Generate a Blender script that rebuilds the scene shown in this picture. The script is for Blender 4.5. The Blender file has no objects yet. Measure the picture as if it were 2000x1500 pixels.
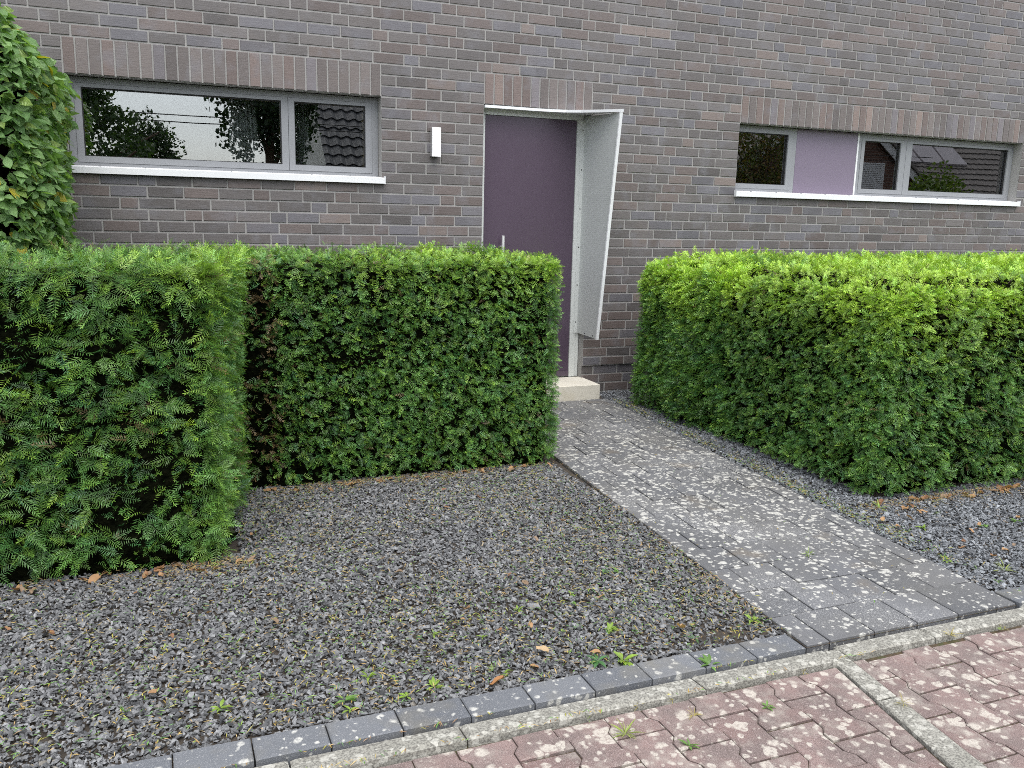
import bpy, math, random
import numpy as np
from mathutils import Matrix, Vector

# ------------------------------------------------------------------ camera, sky, sun, exposure
S = bpy.context.scene
COL = S.collection
rng = np.random.default_rng(7)
random.seed(7)

cam_d = bpy.data.cameras.new('camera')
cam = bpy.data.objects.new('camera', cam_d)
COL.objects.link(cam)
CAM = np.array([0.5388, -7.0696, 1.6134])
CR = np.array([[0.92700289, -0.37431119, 0.02359599],
               [-0.05052762, -0.18697921, -0.98106357],
               [0.37163503, 0.90825652, -0.19224332]])
m = Matrix.Identity(4)
for i in range(3):
    m[i][0] = CR[0][i]; m[i][1] = -CR[1][i]; m[i][2] = -CR[2][i]; m[i][3] = CAM[i]
cam.matrix_world = m
cam_d.sensor_width = 36.0
cam_d.lens = 1697.4 / 2000 * 36
cam_d.clip_start = 0.05
cam_d.clip_end = 600
S.camera = cam

SUN_EL, SUN_AZ = 66.0, 185.0      # azimuth measured clockwise from +y
W = bpy.data.worlds.new('World'); S.world = W; W.use_nodes = True
wt = W.node_tree; wt.nodes.clear()
sky = wt.nodes.new('ShaderNodeTexSky'); sky.sky_type = 'NISHITA'; sky.sun_disc = False
sky.sun_elevation = math.radians(SUN_EL); sky.sun_rotation = math.radians(SUN_AZ)
sky.air_density = 1.0; sky.dust_density = 1.5; sky.ozone_density = 1.0
hs = wt.nodes.new('ShaderNodeHueSaturation'); hs.inputs['Saturation'].default_value = 0.27
bg = wt.nodes.new('ShaderNodeBackground'); bg.inputs['Strength'].default_value = 0.15
wo = wt.nodes.new('ShaderNodeOutputWorld')
wt.links.new(sky.outputs[0], hs.inputs['Color']); wt.links.new(hs.outputs[0], bg.inputs['Color'])
wt.links.new(bg.outputs[0], wo.inputs['Surface'])

sd = bpy.data.lights.new('sun', 'SUN'); sd.energy = 1.1; sd.angle = math.radians(60); sd.color = (1.0, 0.97, 0.92)
sun = bpy.data.objects.new('sun', sd); COL.objects.link(sun)
el, az = math.radians(SUN_EL), math.radians(SUN_AZ)
sdir = Vector((math.sin(az) * math.cos(el), math.cos(az) * math.cos(el), math.sin(el)))
sun.rotation_euler = (-sdir).to_track_quat('-Z', 'Y').to_euler()
sun.location = (3, -6, 12)

S.view_settings.view_transform = 'Standard'
S.view_settings.look = 'None'
S.view_settings.gamma = 1.0
S.view_settings.use_curve_mapping = False
S.view_settings.exposure = 1.42
S.render.engine = 'CYCLES'
S.cycles.pixel_filter_type = 'BLACKMAN_HARRIS'
S.cycles.filter_width = 0.95
S.cycles.use_denoising = False
S.cycles.max_bounces = 8
S.cycles.transparent_max_bounces = 12

# ------------------------------------------------------------------ helpers
def mesh(name, V, polys, attrs=None, smooth=False):
    """polys: list of (n,k) int arrays and/or python lists of index lists"""
    me = bpy.data.meshes.new(name)
    V = np.asarray(V, dtype=np.float32)
    loops, tot = [], []
    for p in polys:
        if isinstance(p, np.ndarray):
            loops.append(p.ravel()); tot.append(np.full(len(p), p.shape[1]))
        else:
            for f in p:
                loops.append(np.array(f)); tot.append(np.array([len(f)]))
    L = np.concatenate(loops).astype(np.int32); T = np.concatenate(tot).astype(np.int32)
    st = np.concatenate([[0], np.cumsum(T)[:-1]]).astype(np.int32)
    me.vertices.add(len(V)); me.vertices.foreach_set('co', V.ravel())
    me.loops.add(len(L)); me.loops.foreach_set('vertex_index', L)
    me.polygons.add(len(T)); me.polygons.foreach_set('loop_start', st); me.polygons.foreach_set('loop_total', T)
    me.polygons.foreach_set('use_smooth', np.full(len(T), smooth, dtype=bool))
    for k, (typ, arr) in (attrs or {}).items():
        a = me.attributes.new(k, typ, 'POINT')
        arr = np.asarray(arr, dtype=np.float32)
        a.data.foreach_set('vector' if typ == 'FLOAT_VECTOR' else 'value', arr.ravel())
    me.update(calc_edges=True)
    return me

def obj(name, me, mat=None, parent=None, color=None, loc=None):
    o = bpy.data.objects.new(name, me); COL.objects.link(o)
    if mat is not None and me is not None and not me.materials:
        me.materials.append(mat)
    if parent is not None: o.parent = parent
    if color is not None: o.color = (*color, 1)
    if loc is not None: o.location = loc
    return o

def tag(o, label=None, cat=None, group=None, kind=None):
    if label: o['label'] = label
    if cat: o['category'] = cat
    if group: o['group'] = group
    if kind: o['kind'] = kind
    return o

def empty(name, loc=(0, 0, 0)):
    o = bpy.data.objects.new(name, None); COL.objects.link(o); o.location = loc; o.empty_display_size = 0.2
    return o

class MB:
    """collects solids into one mesh"""
    def __init__(s): s.V = []; s.F = []
    def add(s, V, F):
        b = len(s.V); s.V.extend([tuple(v) for v in V]); s.F.extend([[i + b for i in f] for f in F])
    def box(s, x0, x1, y0, y1, z0, z1):
        V = [(x0,y0,z0),(x1,y0,z0),(x1,y1,z0),(x0,y1,z0),(x0,y0,z1),(x1,y0,z1),(x1,y1,z1),(x0,y1,z1)]
        s.add(V, [(0,3,2,1),(4,5,6,7),(0,1,5,4),(1,2,6,5),(2,3,7,6),(3,0,4,7)]); return s
    def prism(s, poly, z0, z1, ch=0.0, zf=None):
        """horizontal polygon (ccw) extruded z0..z1 with a chamfered top"""
        n = len(poly); P = np.array(poly, float)
        if ch > 0:
            Q = inset(P, ch)
            V = [(x,y,z1) for x,y in Q] + [(x,y,z1-ch*0.8) for x,y in P] + [(x,y,z0) for x,y in P]
            F = [list(range(n))]
            for r in (0, 1):
                for i in range(n):
                    j = (i+1) % n
                    F.append([r*n+i, (r+1)*n+i, (r+1)*n+j, r*n+j])
        else:
            V = [(x,y,z1) for x,y in P] + [(x,y,z0) for x,y in P]
            F = [list(range(n))] + [[i, n+i, n+(i+1) % n, (i+1) % n] for i in range(n)]
            F.append([n+i for i in reversed(range(n))])
        s.add(V, F); return s
    def tube(s, p, q, r0, r1=None, n=6):
        r1 = r0 if r1 is None else r1
        p = np.array(p, float); q = np.array(q, float); d = q-p; d /= np.linalg.norm(d)+1e-9
        a = np.cross(d, (0,0,1.0) if abs(d[2]) < .9 else (1.0,0,0)); a /= np.linalg.norm(a); b = np.cross(d, a)
        V = []
        for c, r in ((p, r0), (q, r1)):
            for k in range(n):
                t = 2*math.pi*k/n; V.append(c + r*(a*math.cos(t)+b*math.sin(t)))
        F = [[k, (k+1) % n, n+(k+1) % n, n+k] for k in range(n)] + [list(range(n))[::-1], [n+k for k in range(n)]]
        s.add(V, F); return s
    def me(s, name): return mesh(name, np.array(s.V), [s.F])
    def build(s, name, mat, parent=None, color=None): return obj(name, s.me(name), mat, parent, color)

def inset(P, d):
    n = len(P); Q = np.zeros_like(P)
    for i in range(n):
        a, b, c = P[i-1], P[i], P[(i+1) % n]
        e1 = (b-a)/(np.linalg.norm(b-a)+1e-9); e2 = (c-b)/(np.linalg.norm(c-b)+1e-9)
        n1 = np.array([-e1[1], e1[0]]); n2 = np.array([-e2[1], e2[0]])
        k = 1+n1@n2
        Q[i] = b + d*(n1+n2)/max(k, .35)
    return Q

def clip(poly, nx, ny, d):
    """keep nx*x+ny*y<=d"""
    out = []
    for i in range(len(poly)):
        a, b = poly[i], poly[(i+1) % len(poly)]
        da, db = nx*a[0]+ny*a[1]-d, nx*b[0]+ny*b[1]-d
        if da <= 0: out.append(a)
        if da*db < 0:
            t = da/(da-db); out.append((a[0]+t*(b[0]-a[0]), a[1]+t*(b[1]-a[1])))
    return out

def area(poly):
    return 0.5*abs(sum(poly[i-1][0]*poly[i][1]-poly[i][0]*poly[i-1][1] for i in range(len(poly))))

def project(P):
    p = (np.atleast_2d(P)-CAM)@CR.T
    z = np.maximum(p[:, 2], 1e-3)
    return np.c_[1000+1697.4*p[:, 0]/z, 750+1697.4*p[:, 1]/z, p[:, 2]]

_k = rng.normal(size=(3, 9, 3)); _ph = rng.uniform(0, 6.28, (3, 9))
def noise(P, scale, s=0):
    """smooth pseudo noise in about -1..1"""
    k = _k[s]*scale*2.2
    return np.sin(P@k.T+_ph[s]).sum(1)/3.6

# ------------------------------------------------------------------ materials
class NT:
    def __init__(s, name):
        s.m = bpy.data.materials.new(name); s.m.use_nodes = True; s.t = s.m.node_tree; s.t.nodes.clear()
        s.out = s.t.nodes.new('ShaderNodeOutputMaterial')
        s.geo = s.n('ShaderNodeNewGeometry'); s.pos = s.geo.outputs['Position']
    def n(s, typ, ins=None, **kw):
        nd = s.t.nodes.new(typ)
        for k, v in kw.items(): setattr(nd, k, v)
        for k, v in (ins or {}).items(): s.set(nd, k, v)
        return nd
    def set(s, nd, k, v):
        i = nd.inputs[k]
        if isinstance(v, bpy.types.NodeSocket): s.t.links.new(v, i)
        elif isinstance(v, (tuple, list)) and len(v) == 3 and i.type == 'RGBA': i.default_value = (*v, 1)
        else: i.default_value = v
    def noise(s, scale, detail=3, vec=None, rough=.55, dist=0.0, out='Fac'):
        return s.n('ShaderNodeTexNoise', {'Vector': vec or s.pos, 'Scale': scale, 'Detail': detail, 'Roughness': rough, 'Distortion': dist}).outputs[out]
    def vor(s, scale, vec=None, out='Distance', feature='F1', rnd=1.0):
        return s.n('ShaderNodeTexVoronoi', {'Vector': vec or s.pos, 'Scale': scale, 'Randomness': rnd}, feature=feature).outputs[out]
    def ramp(s, f, stops, interp='LINEAR'):
        nd = s.n('ShaderNodeValToRGB', {'Fac': f}); cr = nd.color_ramp; cr.interpolation = interp
        while len(cr.elements) < len(stops): cr.elements.new(0.5)
        for e, (p, c) in zip(cr.elements, stops):
            e.position = p; e.color = (*c, 1) if isinstance(c, (tuple, list)) else (c, c, c, 1)
        return nd.outputs[0]
    def mix(s, f, a, b, mode='MIX'):
        nd = s.n('ShaderNodeMix', data_type='RGBA', blend_type=mode)
        s.set(nd, 0, f); 
        for idx, v in ((6, a), (7, b)):
            i = nd.inputs[idx]
            if isinstance(v, bpy.types.NodeSocket): s.t.links.new(v, i)
            else: i.default_value = (*v, 1) if isinstance(v, (tuple, list)) else (v, v, v, 1)
        return nd.outputs[2]
    def math(s, op, a, b=0.0, clamp=False):
        nd = s.n('ShaderNodeMath', operation=op, use_clamp=clamp); s.set(nd, 0, a); s.set(nd, 1, b); return nd.outputs[0]
    def vadd(s, a, b, op='ADD'):
        nd = s.n('ShaderNodeVectorMath', operation=op); s.set(nd, 0, a); s.set(nd, 1, b); return nd.outputs[0]
    def warp(s, scale, amt, vec=None):
        c = s.noise(scale, 2, vec, out='Color')
        c2 = s.vadd(c, (0.5, 0.5, 0.5), 'SUBTRACT')
        nd = s.n('ShaderNodeVectorMath', operation='SCALE'); s.set(nd, 0, c2); nd.inputs['Scale'].default_value = amt
        return s.vadd(vec or s.pos, nd.outputs[0])
    def bump(s, h, strength=.3, dist=.01):
        return s.n('ShaderNodeBump', {'Height': h, 'Strength': strength, 'Distance': dist}).outputs[0]
    def tint(s):
        oi = s.n('ShaderNodeObjectInfo'); at = s.n('ShaderNodeAttribute', attribute_name='tint')
        return s.mix(1.0, oi.outputs['Color'], at.outputs['Color'], 'ADD')
    def bsdf(s, color, rough=.6, normal=None, metallic=0.0, spec=.5, **extra):
        b = s.n('ShaderNodeBsdfPrincipled', {'Base Color': color, 'Roughness': rough, 'Metallic': metallic, 'Specular IOR Level': spec})
        if normal is not None: s.set(b, 'Normal', normal)
        for k, v in extra.items(): s.set(b, k, v)
        s.t.links.new(b.outputs[0], s.out.inputs['Surface']); s.b = b
        return s.m

M = {}
# brick: per piece tint, kiln flash patches, fine drag marks
t = NT('clinker_brick')
tc = t.tint()
fl = t.noise(5.5, 2, t.warp(3, .2)); fl = t.ramp(fl, [(.52, 0.0), (.68, 1.0)])
c = t.mix(t.math('MULTIPLY', fl, .42), tc, (.23, .23, .255))
rd = t.ramp(t.noise(4.1, 2, t.vadd(t.pos, (5, 3, 9))), [(.5, 0.0), (.72, 1.0)])
c = t.mix(t.math('MULTIPLY', rd, .22), c, (.20, .162, .145))
sp = t.noise(240, 3); c = t.mix(t.ramp(sp, [(.35, .45), (.6, 0.0)]), c, (.07, .06, .06)); c = t.mix(t.ramp(t.noise(150, 3, t.vadd(t.pos, (2, 2, 2))), [(.58, 0.0), (.72, .5)]), c, (.27, .26, .26))
gr = t.noise(60, 4, t.n('ShaderNodeMapping', {'Vector': t.pos, 'Scale': (.25, .25, 1.6)}).outputs[0])
c = t.mix(.25, c, t.ramp(gr, [(.3, .06), (.7, .3)]), 'OVERLAY')
M['brick'] = t.bsdf(c, t.ramp(gr, [(.3, .38), (.7, .6)]), t.bump(t.math('ADD', gr, t.math('MULTIPLY', sp, .5)), .35, .004))
t = NT('mortar')
n = t.noise(130, 4); b_ = t.noise(2.5, 3)
M['mortar'] = t.bsdf(t.mix(n, t.mix(b_, (.225, .22, .21), (.285, .278, .268)), (.33, .32, .31)), .92, t.bump(n, .5, .004))
def flat(name, col, rough=.5, metallic=0.0, var=.06, nscale=8, bs=90, bstr=.04, spec=.5):
    t = NT(name); n = t.noise(nscale, 4); f = t.noise(bs, 3)
    lo = tuple(c*(1-var) for c in col); hi = tuple(min(1, c*(1+var)) for c in col)
    return t.bsdf(t.mix(n, lo, hi), t.math('ADD', rough-.04, t.math('MULTIPLY', n, .08)), t.bump(f, bstr, .002), metallic, spec)
M['frame'] = flat('grey_window_coating', (.225, .232, .245), .42)
M['gasket'] = flat('black_rubber', (.012, .012, .013), .6)
M['wood'] = flat('pale_pine_wood', (.52, .38, .19), .5, var=.2)
M['sill'] = flat('white_aluminium', (.70, .71, .72), .38, var=.05)
M['white'] = flat('white_lamp_coating', (.82, .82, .82), .4, var=.02)
M['lamp_side'] = flat('brushed_aluminium', (.62, .62, .63), .3, .8)
M['panel'] = flat('lilac_panel', (.168, .138, .188), .34, var=.03)
M['metal'] = flat('light_grey_sheet', (.55, .57, .555), .45, var=.04)
M['steel'] = flat('stainless_steel', (.72, .72, .72), .35, .45)
t = NT('aubergine_door_paint')
n = t.noise(1.5, 3); st = t.noise(9, 4)
M['door'] = t.bsdf(t.mix(n, (.070, .050, .073), (.084, .061, .087)), t.ramp(st, [(.3, .22), (.7, .27)]), t.bump(t.noise(400, 2), .05, .001))
# perforated sheet
t = NT('perforated_grey_sheet')
mp = t.n('ShaderNodeMapping', {'Vector': t.pos, 'Scale': (0.001, 1, 1)}).outputs[0]
d = t.vor(62, mp, rnd=0.0); hole = t.ramp(d, [(.26, 0.0), (.32, 1.0)])
M['perf'] = t.bsdf(t.mix(hole, (.34, .36, .35), (.47, .49, .48)), .45, t.bump(hole, .4, .002))
# glass: clear pane with the mirror image of the street
t = NT('window_glass')
fr = t.n('ShaderNodeFresnel', {'IOR': 1.95}).outputs[0]
wob = t.bump(t.noise(1.3, 1), .015, .05)
gl = t.n('ShaderNodeBsdfGlossy', {'Color': (.97, .98, 1.0), 'Roughness': 0.0, 'Normal': wob}).outputs[0]
tr = t.n('ShaderNodeBsdfTransparent', {'Color': (.84, .87, .86)}).outputs[0]
mx = t.n('ShaderNodeMixShader', {0: t.math('MULTIPLY', fr, 1.45, True)})
t.t.links.new(tr, mx.inputs[1]); t.t.links.new(gl, mx.inputs[2]); t.t.links.new(mx.outputs[0], t.out.inputs['Surface'])
M['glass'] = t.m
M['curtain'] = flat('white_voile', (.62, .63, .63), .9)
M['room'] = flat('room_plaster', (.30, .30, .28), .9)
t = NT('cream_concrete')
n = t.noise(14, 5); s_ = t.noise(160, 3); y_ = t.ramp(t.noise(5, 3), [(.55, 0.0), (.75, 1.0)])
c = t.mix(n, (.47, .44, .37), (.62, .59, .52)); c = t.mix(t.math('MULTIPLY', y_, .5), c, (.42, .36, .22))
M['concrete'] = t.bsdf(c, .85, t.bump(s_, .3, .003))

def lichen(t, base, sc, thr, dens, colr=(.62, .61, .56), amt=.72):
    """pale round lichen crusts grown on stone"""
    v1 = t.warp(30, .028); m = None
    for k, (s1, th) in enumerate(((sc, thr), (sc*1.9, thr*.95))):
        d = t.vor(s1, t.vadd(v1, (3.1*k, 1.7*k, 0)))
        rc = t.n('ShaderNodeSeparateColor', {'Color': t.vor(s1, t.vadd(v1, (3.1*k, 1.7*k, 0)), out='Color')}).outputs[0]
        e = t.math('SUBTRACT', t.math('MULTIPLY', t.math('MULTIPLY', rc, rc), th*2.0), d)
        e = t.math('ADD', e, t.math('MULTIPLY', t.math('SUBTRACT', dens, .5), .55))
        e = t.math('MULTIPLY', e, 5.5, True)
        m = e if m is None else t.math('MAXIMUM', m, e)
    fine = t.ramp(t.noise(85, 4), [(.33, .35), (.52, 1.0)])
    m = t.math('MULTIPLY', m, fine)
    return t.mix(t.math('MULTIPLY', m, amt), base, t.mix(t.noise(25, 3), tuple(x*.8 for x in colr), colr)), m

t = NT('anthracite_paving')
g = t.noise(420, 2); p = t.noise(2.2, 3)
oi = t.n('ShaderNodeObjectInfo')
base = t.mix(oi.outputs['Random'], (.075, .078, .085), (.120, .122, .130))
base = t.mix(t.ramp(p, [(.35, 0.0), (.7, .55)]), base, (.115, .11, .10))
base = t.mix(t.ramp(g, [(.56, 0.0), (.70, .75)]), base, (.27, .27, .28))
sx = t.n('ShaderNodeSeparateXYZ', {'Vector': t.pos})
band = t.ramp(t.math('MULTIPLY', t.math('ADD', sx.outputs[1], 5.0), .2), [(0.0, .10), (.18, .18), (.34, .36), (.6, .34), (.80, .14), (.90, -.15)])
dens = t.math('ADD', band, t.math('MULTIPLY', t.math('SUBTRACT', t.noise(2.6, 3), .5), .45))
c, lm = lichen(t, base, 29, .43, dens)
# worn pale speckle where the aggregate shows
wr = t.math('MULTIPLY', t.ramp(t.noise(1.6, 3, t.vadd(t.pos, (9, 2, 0))), [(.50, 0.0), (.66, .8)]), t.ramp(t.noise(190, 2), [(.52, 0.0), (.62, .7)]))
c = t.mix(wr, c, (.42, .42, .42))
br = t.math('MULTIPLY', t.ramp(t.noise(3.3, 4, t.vadd(t.pos, (1, 7, 0))), [(.6, 0.0), (.72, 1.0)]), .35)
c = t.mix(br, c, (.16, .12, .07))
M['slab'] = t.bsdf(c, .82, t.bump(t.math('ADD', g, t.math('MULTIPLY', lm, .6)), .5, .004))

t = NT('anthracite_edging')
g = t.noise(380, 2); oi = t.n('ShaderNodeObjectInfo')
base = t.mix(oi.outputs['Random'], (.085, .092, .105), (.135, .142, .155))
base = t.mix(t.ramp(g, [(.56, 0.0), (.70, .8)]), base, (.30, .30, .31))
c, lm = lichen(t, base, 30, .40, t.math('ADD', -.12, t.math('MULTIPLY', t.noise(3, 3), .34)))
c = t.mix(t.ramp(t.noise(6, 3), [(.5, 0.0), (.75, .5)]), c, (.17, .155, .12))
M['edging'] = t.bsdf(c, .8, t.bump(g, .5, .004))

t = NT('weathered_grey_concrete')
g = t.noise(130, 4); p = t.noise(9, 4)
base = t.mix(p, (.20, .195, .165), (.34, .33, .295)); base = t.mix(t.ramp(g, [(.40, .8), (.56, 0.0)]), base, (.10, .095, .085))
c, lm = lichen(t, base, 30, .46, t.math('ADD', -.04, t.math('MULTIPLY', t.noise(2.5, 3), .55)), (.50, .49, .44))
M['kerb'] = t.bsdf(c, .9, t.bump(t.math('ADD', g, p), .6, .006))

t = NT('red_concrete_paver')
g = t.noise(330, 3); p = t.noise(7, 4); oi = t.n('ShaderNodeObjectInfo')
base = t.mix(oi.outputs['Random'], (.160, .104, .094), (.215, .150, .137))
base = t.mix(t.ramp(p, [(.38, .80), (.62, 0.0)]), base, (.125, .100, .092))
base = t.mix(t.ramp(g, [(.50, 0.0), (.66, .75)]), base, (.34, .27, .26))
base = t.mix(t.ramp(t.noise(260, 2, t.vadd(t.pos, (4, 4, 4))), [(.33, .7), (.45, 0.0)]), base, (.07, .05, .05))
base = t.mix(t.math('MULTIPLY', t.ramp(t.noise(11, 5, t.vadd(t.pos, (7, 1, 0)), .7), [(.50, 0.0), (.66, 1.0)]), .42), base, (.36, .33, .29))
c, lm = lichen(t, base, 20, .45, t.math('ADD', -.04, t.math('MULTIPLY', t.noise(3.2, 3), .62)), (.52, .48, .42), .82)
M['paver'] = t.bsdf(c, .88, t.bump(t.math('ADD', g, t.math('MULTIPLY', lm, .5)), .55, .005))

t = NT('soil')
n = t.noise(40, 5); f = t.noise(300, 3)
M['soil'] = t.bsdf(t.mix(n, (.030, .026, .022), (.085, .066, .048)), .95, t.bump(t.math('ADD', n, f), .8, .01))
t = NT('mossy_joint_sand')
n = t.noise(22, 4); f = t.noise(300, 3)
M['joint'] = t.bsdf(t.ramp(n, [(.3, (.035, .028, .020)), (.5, (.075, .050, .028)), (.62, (.05, .055, .018)), (.75, (.11, .075, .035))]), .95, t.bump(f, .7, .006))
t = NT('garden_ground')
n = t.noise(.4, 4); f = t.noise(60, 4)
M['ground'] = t.bsdf(t.mix(n, (.05, .055, .035), (.09, .085, .06)), .95, t.bump(f, .6, .01))
t = NT('basalt_chip')
oi = t.tint(); n = t.noise(180, 3)
M['gravel'] = t.bsdf(t.mix(t.ramp(n, [(.35, .45), (.65, 0.0)]), oi, (.03, .031, .034)), .62, t.bump(n, .4, .003), spec=.4)

def leafmat(name, rough=.42, transl=.28, veins=False, spec=.5):
    t = NT(name); tc = t.tint(); nrm = None
    back = t.geo.outputs['Backfacing']
    if veins:
        at = t.n('ShaderNodeAttribute', attribute_name='luv'); sx = t.n('ShaderNodeSeparateXYZ', {'Vector': at.outputs['Vector']})
        au = t.math('ABSOLUTE', sx.outputs[0])
        w = t.math('SINE', t.math('MULTIPLY', t.math('SUBTRACT', sx.outputs[1], t.math('MULTIPLY', au, .45)), 62.0))
        nrm = t.bump(w, .6, .003)
        mid = t.ramp(au, [(.0, .5), (.03, 0.0)])
        vein = t.ramp(w, [(.80, 0.0), (.97, .22)])
        tc = t.mix(t.math('MAXIMUM', mid, vein), tc, (.26, .34, .12))
    else:
        n = t.noise(30, 2); tc = t.mix(.5, tc, t.mix(n, t.mix(1.0, tc, (.7, .7, .7), 'MULTIPLY'), t.mix(1.0, tc, (1.3, 1.3, 1.2), 'MULTIPLY')))
    tc = t.mix(t.math('MULTIPLY', back, .35), tc, t.mix(1.0, tc, (1.25, 1.2, 1.35), 'MULTIPLY'))
    t.bsdf(tc, rough, nrm, spec=spec)
    tl = t.n('ShaderNodeBsdfTranslucent', {'Color': t.mix(1.0, tc, (1.5, 1.7, .6), 'MULTIPLY')})
    mx = t.n('ShaderNodeMixShader', {0: transl})
    t.t.links.new(t.b.outputs[0], mx.inputs[1]); t.t.links.new(tl.outputs[0], mx.inputs[2]); t.t.links.new(mx.outputs[0], t.out.inputs['Surface'])
    return t.m
M['yew'] = leafmat('yew_needles', .42, .13)
M['leaf'] = leafmat('hornbeam_leaf', .36, .28, True)
M['tree'] = leafmat('tree_foliage', .5, .25)
M['dry'] = leafmat('dry_leaf', .7, .15)
M['weed'] = leafmat('weed_leaf', .45, .3)
t = NT('twig_bark')
n = t.noise(40, 4)
M['bark'] = t.bsdf(t.mix(n, (.045, .032, .022), (.14, .095, .06)), .9, t.bump(n, .5, .005))
t = NT('hedge_shade_black')
n = t.noise(38, 5); M['core'] = t.bsdf(t.ramp(n, [(.35, (.002, .0025, .0015)), (.6, (.005, .006, .003)), (.8, (.014, .011, .007))]), .95, t.bump(n, 1.0, .03), spec=0.0)  # near-black colour stands in for the shade inside the hedges
t = NT('dark_roof_tile'); oi = t.noise(3, 4); M['tile'] = t.bsdf(t.mix(oi, (.055, .056, .062), (.095, .095, .10)), .6, t.bump(t.noise(90, 3), .3, .005))
t = NT('brown_roof_tile'); oi = t.noise(3, 4); M['tile2'] = t.bsdf(t.mix(oi, (.16, .145, .135), (.25, .23, .215)), .75, t.bump(t.noise(90, 3), .3, .005))
t = NT('red_house_brick')
bt = t.n('ShaderNodeTexBrick', {'Vector': t.n('ShaderNodeMapping', {'Vector': t.pos, 'Rotation': (math.pi/2, 0, 0)}).outputs[0], 'Color1': (.17, .085, .06), 'Color2': (.11, .06, .05), 'Mortar': (.2, .17, .15), 'Scale': 1.0, 'Mortar Size': .008, 'Brick Width': .25, 'Row Height': .0833})
M['redbrick'] = t.bsdf(bt.outputs['Color'], .85)
M['render'] = flat('pale_render', (.55, .55, .52), .9)
M['shutter'] = flat('white_shutter', (.72, .73, .75), .5)
M['solar'] = flat('roof_light_glass', (.45, .42, .44), .12)

# ------------------------------------------------------------------ ground, path, kerb, street
def sheet(name, x0, x1, y0, y1, z, mat, nx=1, ny=1):
    xs = np.linspace(x0, x1, nx+1); ys = np.linspace(y0, y1, ny+1)
    X, Y = np.meshgrid(xs, ys); V = np.c_[X.ravel(), Y.ravel(), np.full(X.size, z)]
    i = np.arange(nx*ny); r = i//nx; q = i % nx; a = r*(nx+1)+q
    return obj(name, mesh(name, V, [np.c_[a, a+1, a+nx+2, a+nx+1]]), mat)

tag(sheet('ground', -250, 250, -250, 250, -.12, M['ground']), kind='structure')
street = tag(sheet('street', -30, 40, -10.5, -4.70, -.036, M['joint']), kind='structure')
bed = tag(sheet('gravel_bed', -2.5, 11, -4.60, 0.02, -.016, M['soil']), kind='structure')

YF = -4.638
SH = .067
def pathx(x, y): return x + SH*(y-YF)
path = obj('garden_path', mesh('path_bed', np.array([(pathx(2.79, YF), YF, -.006), (pathx(3.928, YF), YF, -.006), (pathx(3.928, -.3), -.3, -.006), (pathx(2.79, -.3), -.3, -.006)]), [[(0, 1, 2, 3)]]), M['joint'])
tag(path, kind='structure')
PW, RH = (3.928-2.79)/5, .2445
rows = int((-.32-YF)/RH)
for r in range(rows+1):
    y0 = YF+r*RH; y1 = min(y0+RH, -.325)
    if y1-y0 < .05: continue
    off = -.5 if r % 2 == 0 else 0.0
    nn = 6 if r % 2 == 0 else 5
    for k in range(nn):
        xa = max(2.79, 2.79+(k+off)*PW); xb = min(3.928, 2.79+(k+1+off)*PW)
        j = .0027
        j2 = j+random.uniform(0, .0015)
        P = [(xa+j2, y0+j), (xb-j2, y0+j), (xb-j, y1-j2), (xa+j, y1-j)]
        P = [(pathx(x, y), y) for x, y in P]
        h = .006+random.uniform(-.003, .003)
        cx, cy = np.mean(P, 0)
        b = MB().prism([(x-cx, y-cy) for x, y in P], -.05, 0, .0035)
        o = b.build('paving_slab', M['slab'], path); o.location = (cx, cy, h)
        o.rotation_euler = (random.uniform(-.004, .004), random.uniform(-.004, .004), 0)

edg = tag(empty('edging', (0, -4.6, 0)), kind='structure')
def stone_row(parent, name, xs, yf0, yf1, mat, z, tilt=0.0, gap=.0025, ch=.005, base=-.07):
    for a, b in zip(xs[:-1], xs[1:]):
        P = [(a+gap, yf0), (b-gap, yf0+random.uniform(-.001, .001)), (b-gap-.004*0, yf1), (a+gap, yf1+random.uniform(-.0015, .0015))]
        cx, cy = (a+b)/2, (yf0+yf1)/2
        o = MB().prism([(x-cx, y-cy) for x, y in P], base, 0, ch).build(name, mat, parent)
        o.location = (cx-parent.location[0], cy-parent.location[1], z+random.uniform(-.0025, .0025)-parent.location[2])
        o.rotation_euler = (tilt+random.uniform(-.006, .006), random.uniform(-.006, .006), random.uniform(-.006, .006))
stone_row(edg, 'edging_stone', [2.772-.2265*k for k in range(17, -1, -1)], -4.654, -4.535, M['edging'], .008)
stone_row(edg, 'edging_stone', [3.935+.2265*k for k in range(0, 14)], -4.645, -4.52, M['edging'], .008)
kerb = tag(empty('gutter', (0, -4.7, 0)), kind='structure')
stone_row(kerb, 'kerb_stone', [-1.5, -.93, .03, .83, 1.366, 2.252, 2.845], -4.752, -4.660, M['kerb'], -.002, -.08, .003, .014)
stone_row(kerb, 'kerb_stone', [2.905, 3.348, 4.2, 5.1, 6.0], -4.738, -4.650, M['kerb'], -.004, -.06, .003, .010)
# strip of kerb stones that runs off across the street
def sxl(y): return 2.846+(y+4.66)*.17
def sxr(y): return 2.918+(y+4.65)*.125
strip = tag(empty('drain_strip', (2.85, -5.0, 0)), kind='structure')
for ya, yb in ((-4.662, -5.005), (-5.008, -5.45), (-5.453, -5.95), (-5.953, -6.4), (-6.403, -6.85)):
    P = [(sxl(yb), yb+.002), (sxr(yb), yb+.002), (sxr(ya), ya-.002), (sxl(ya), ya-.002)]
    cx, cy = np.mean(P, 0)
    o = MB().prism([(x-cx, y-cy) for x, y in P], -.07, 0, .007).build('kerb_stone', M['kerb'], strip)
    o.location = (cx-2.85, cy+5.0, -.016+random.uniform(-.002, .002))
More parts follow.
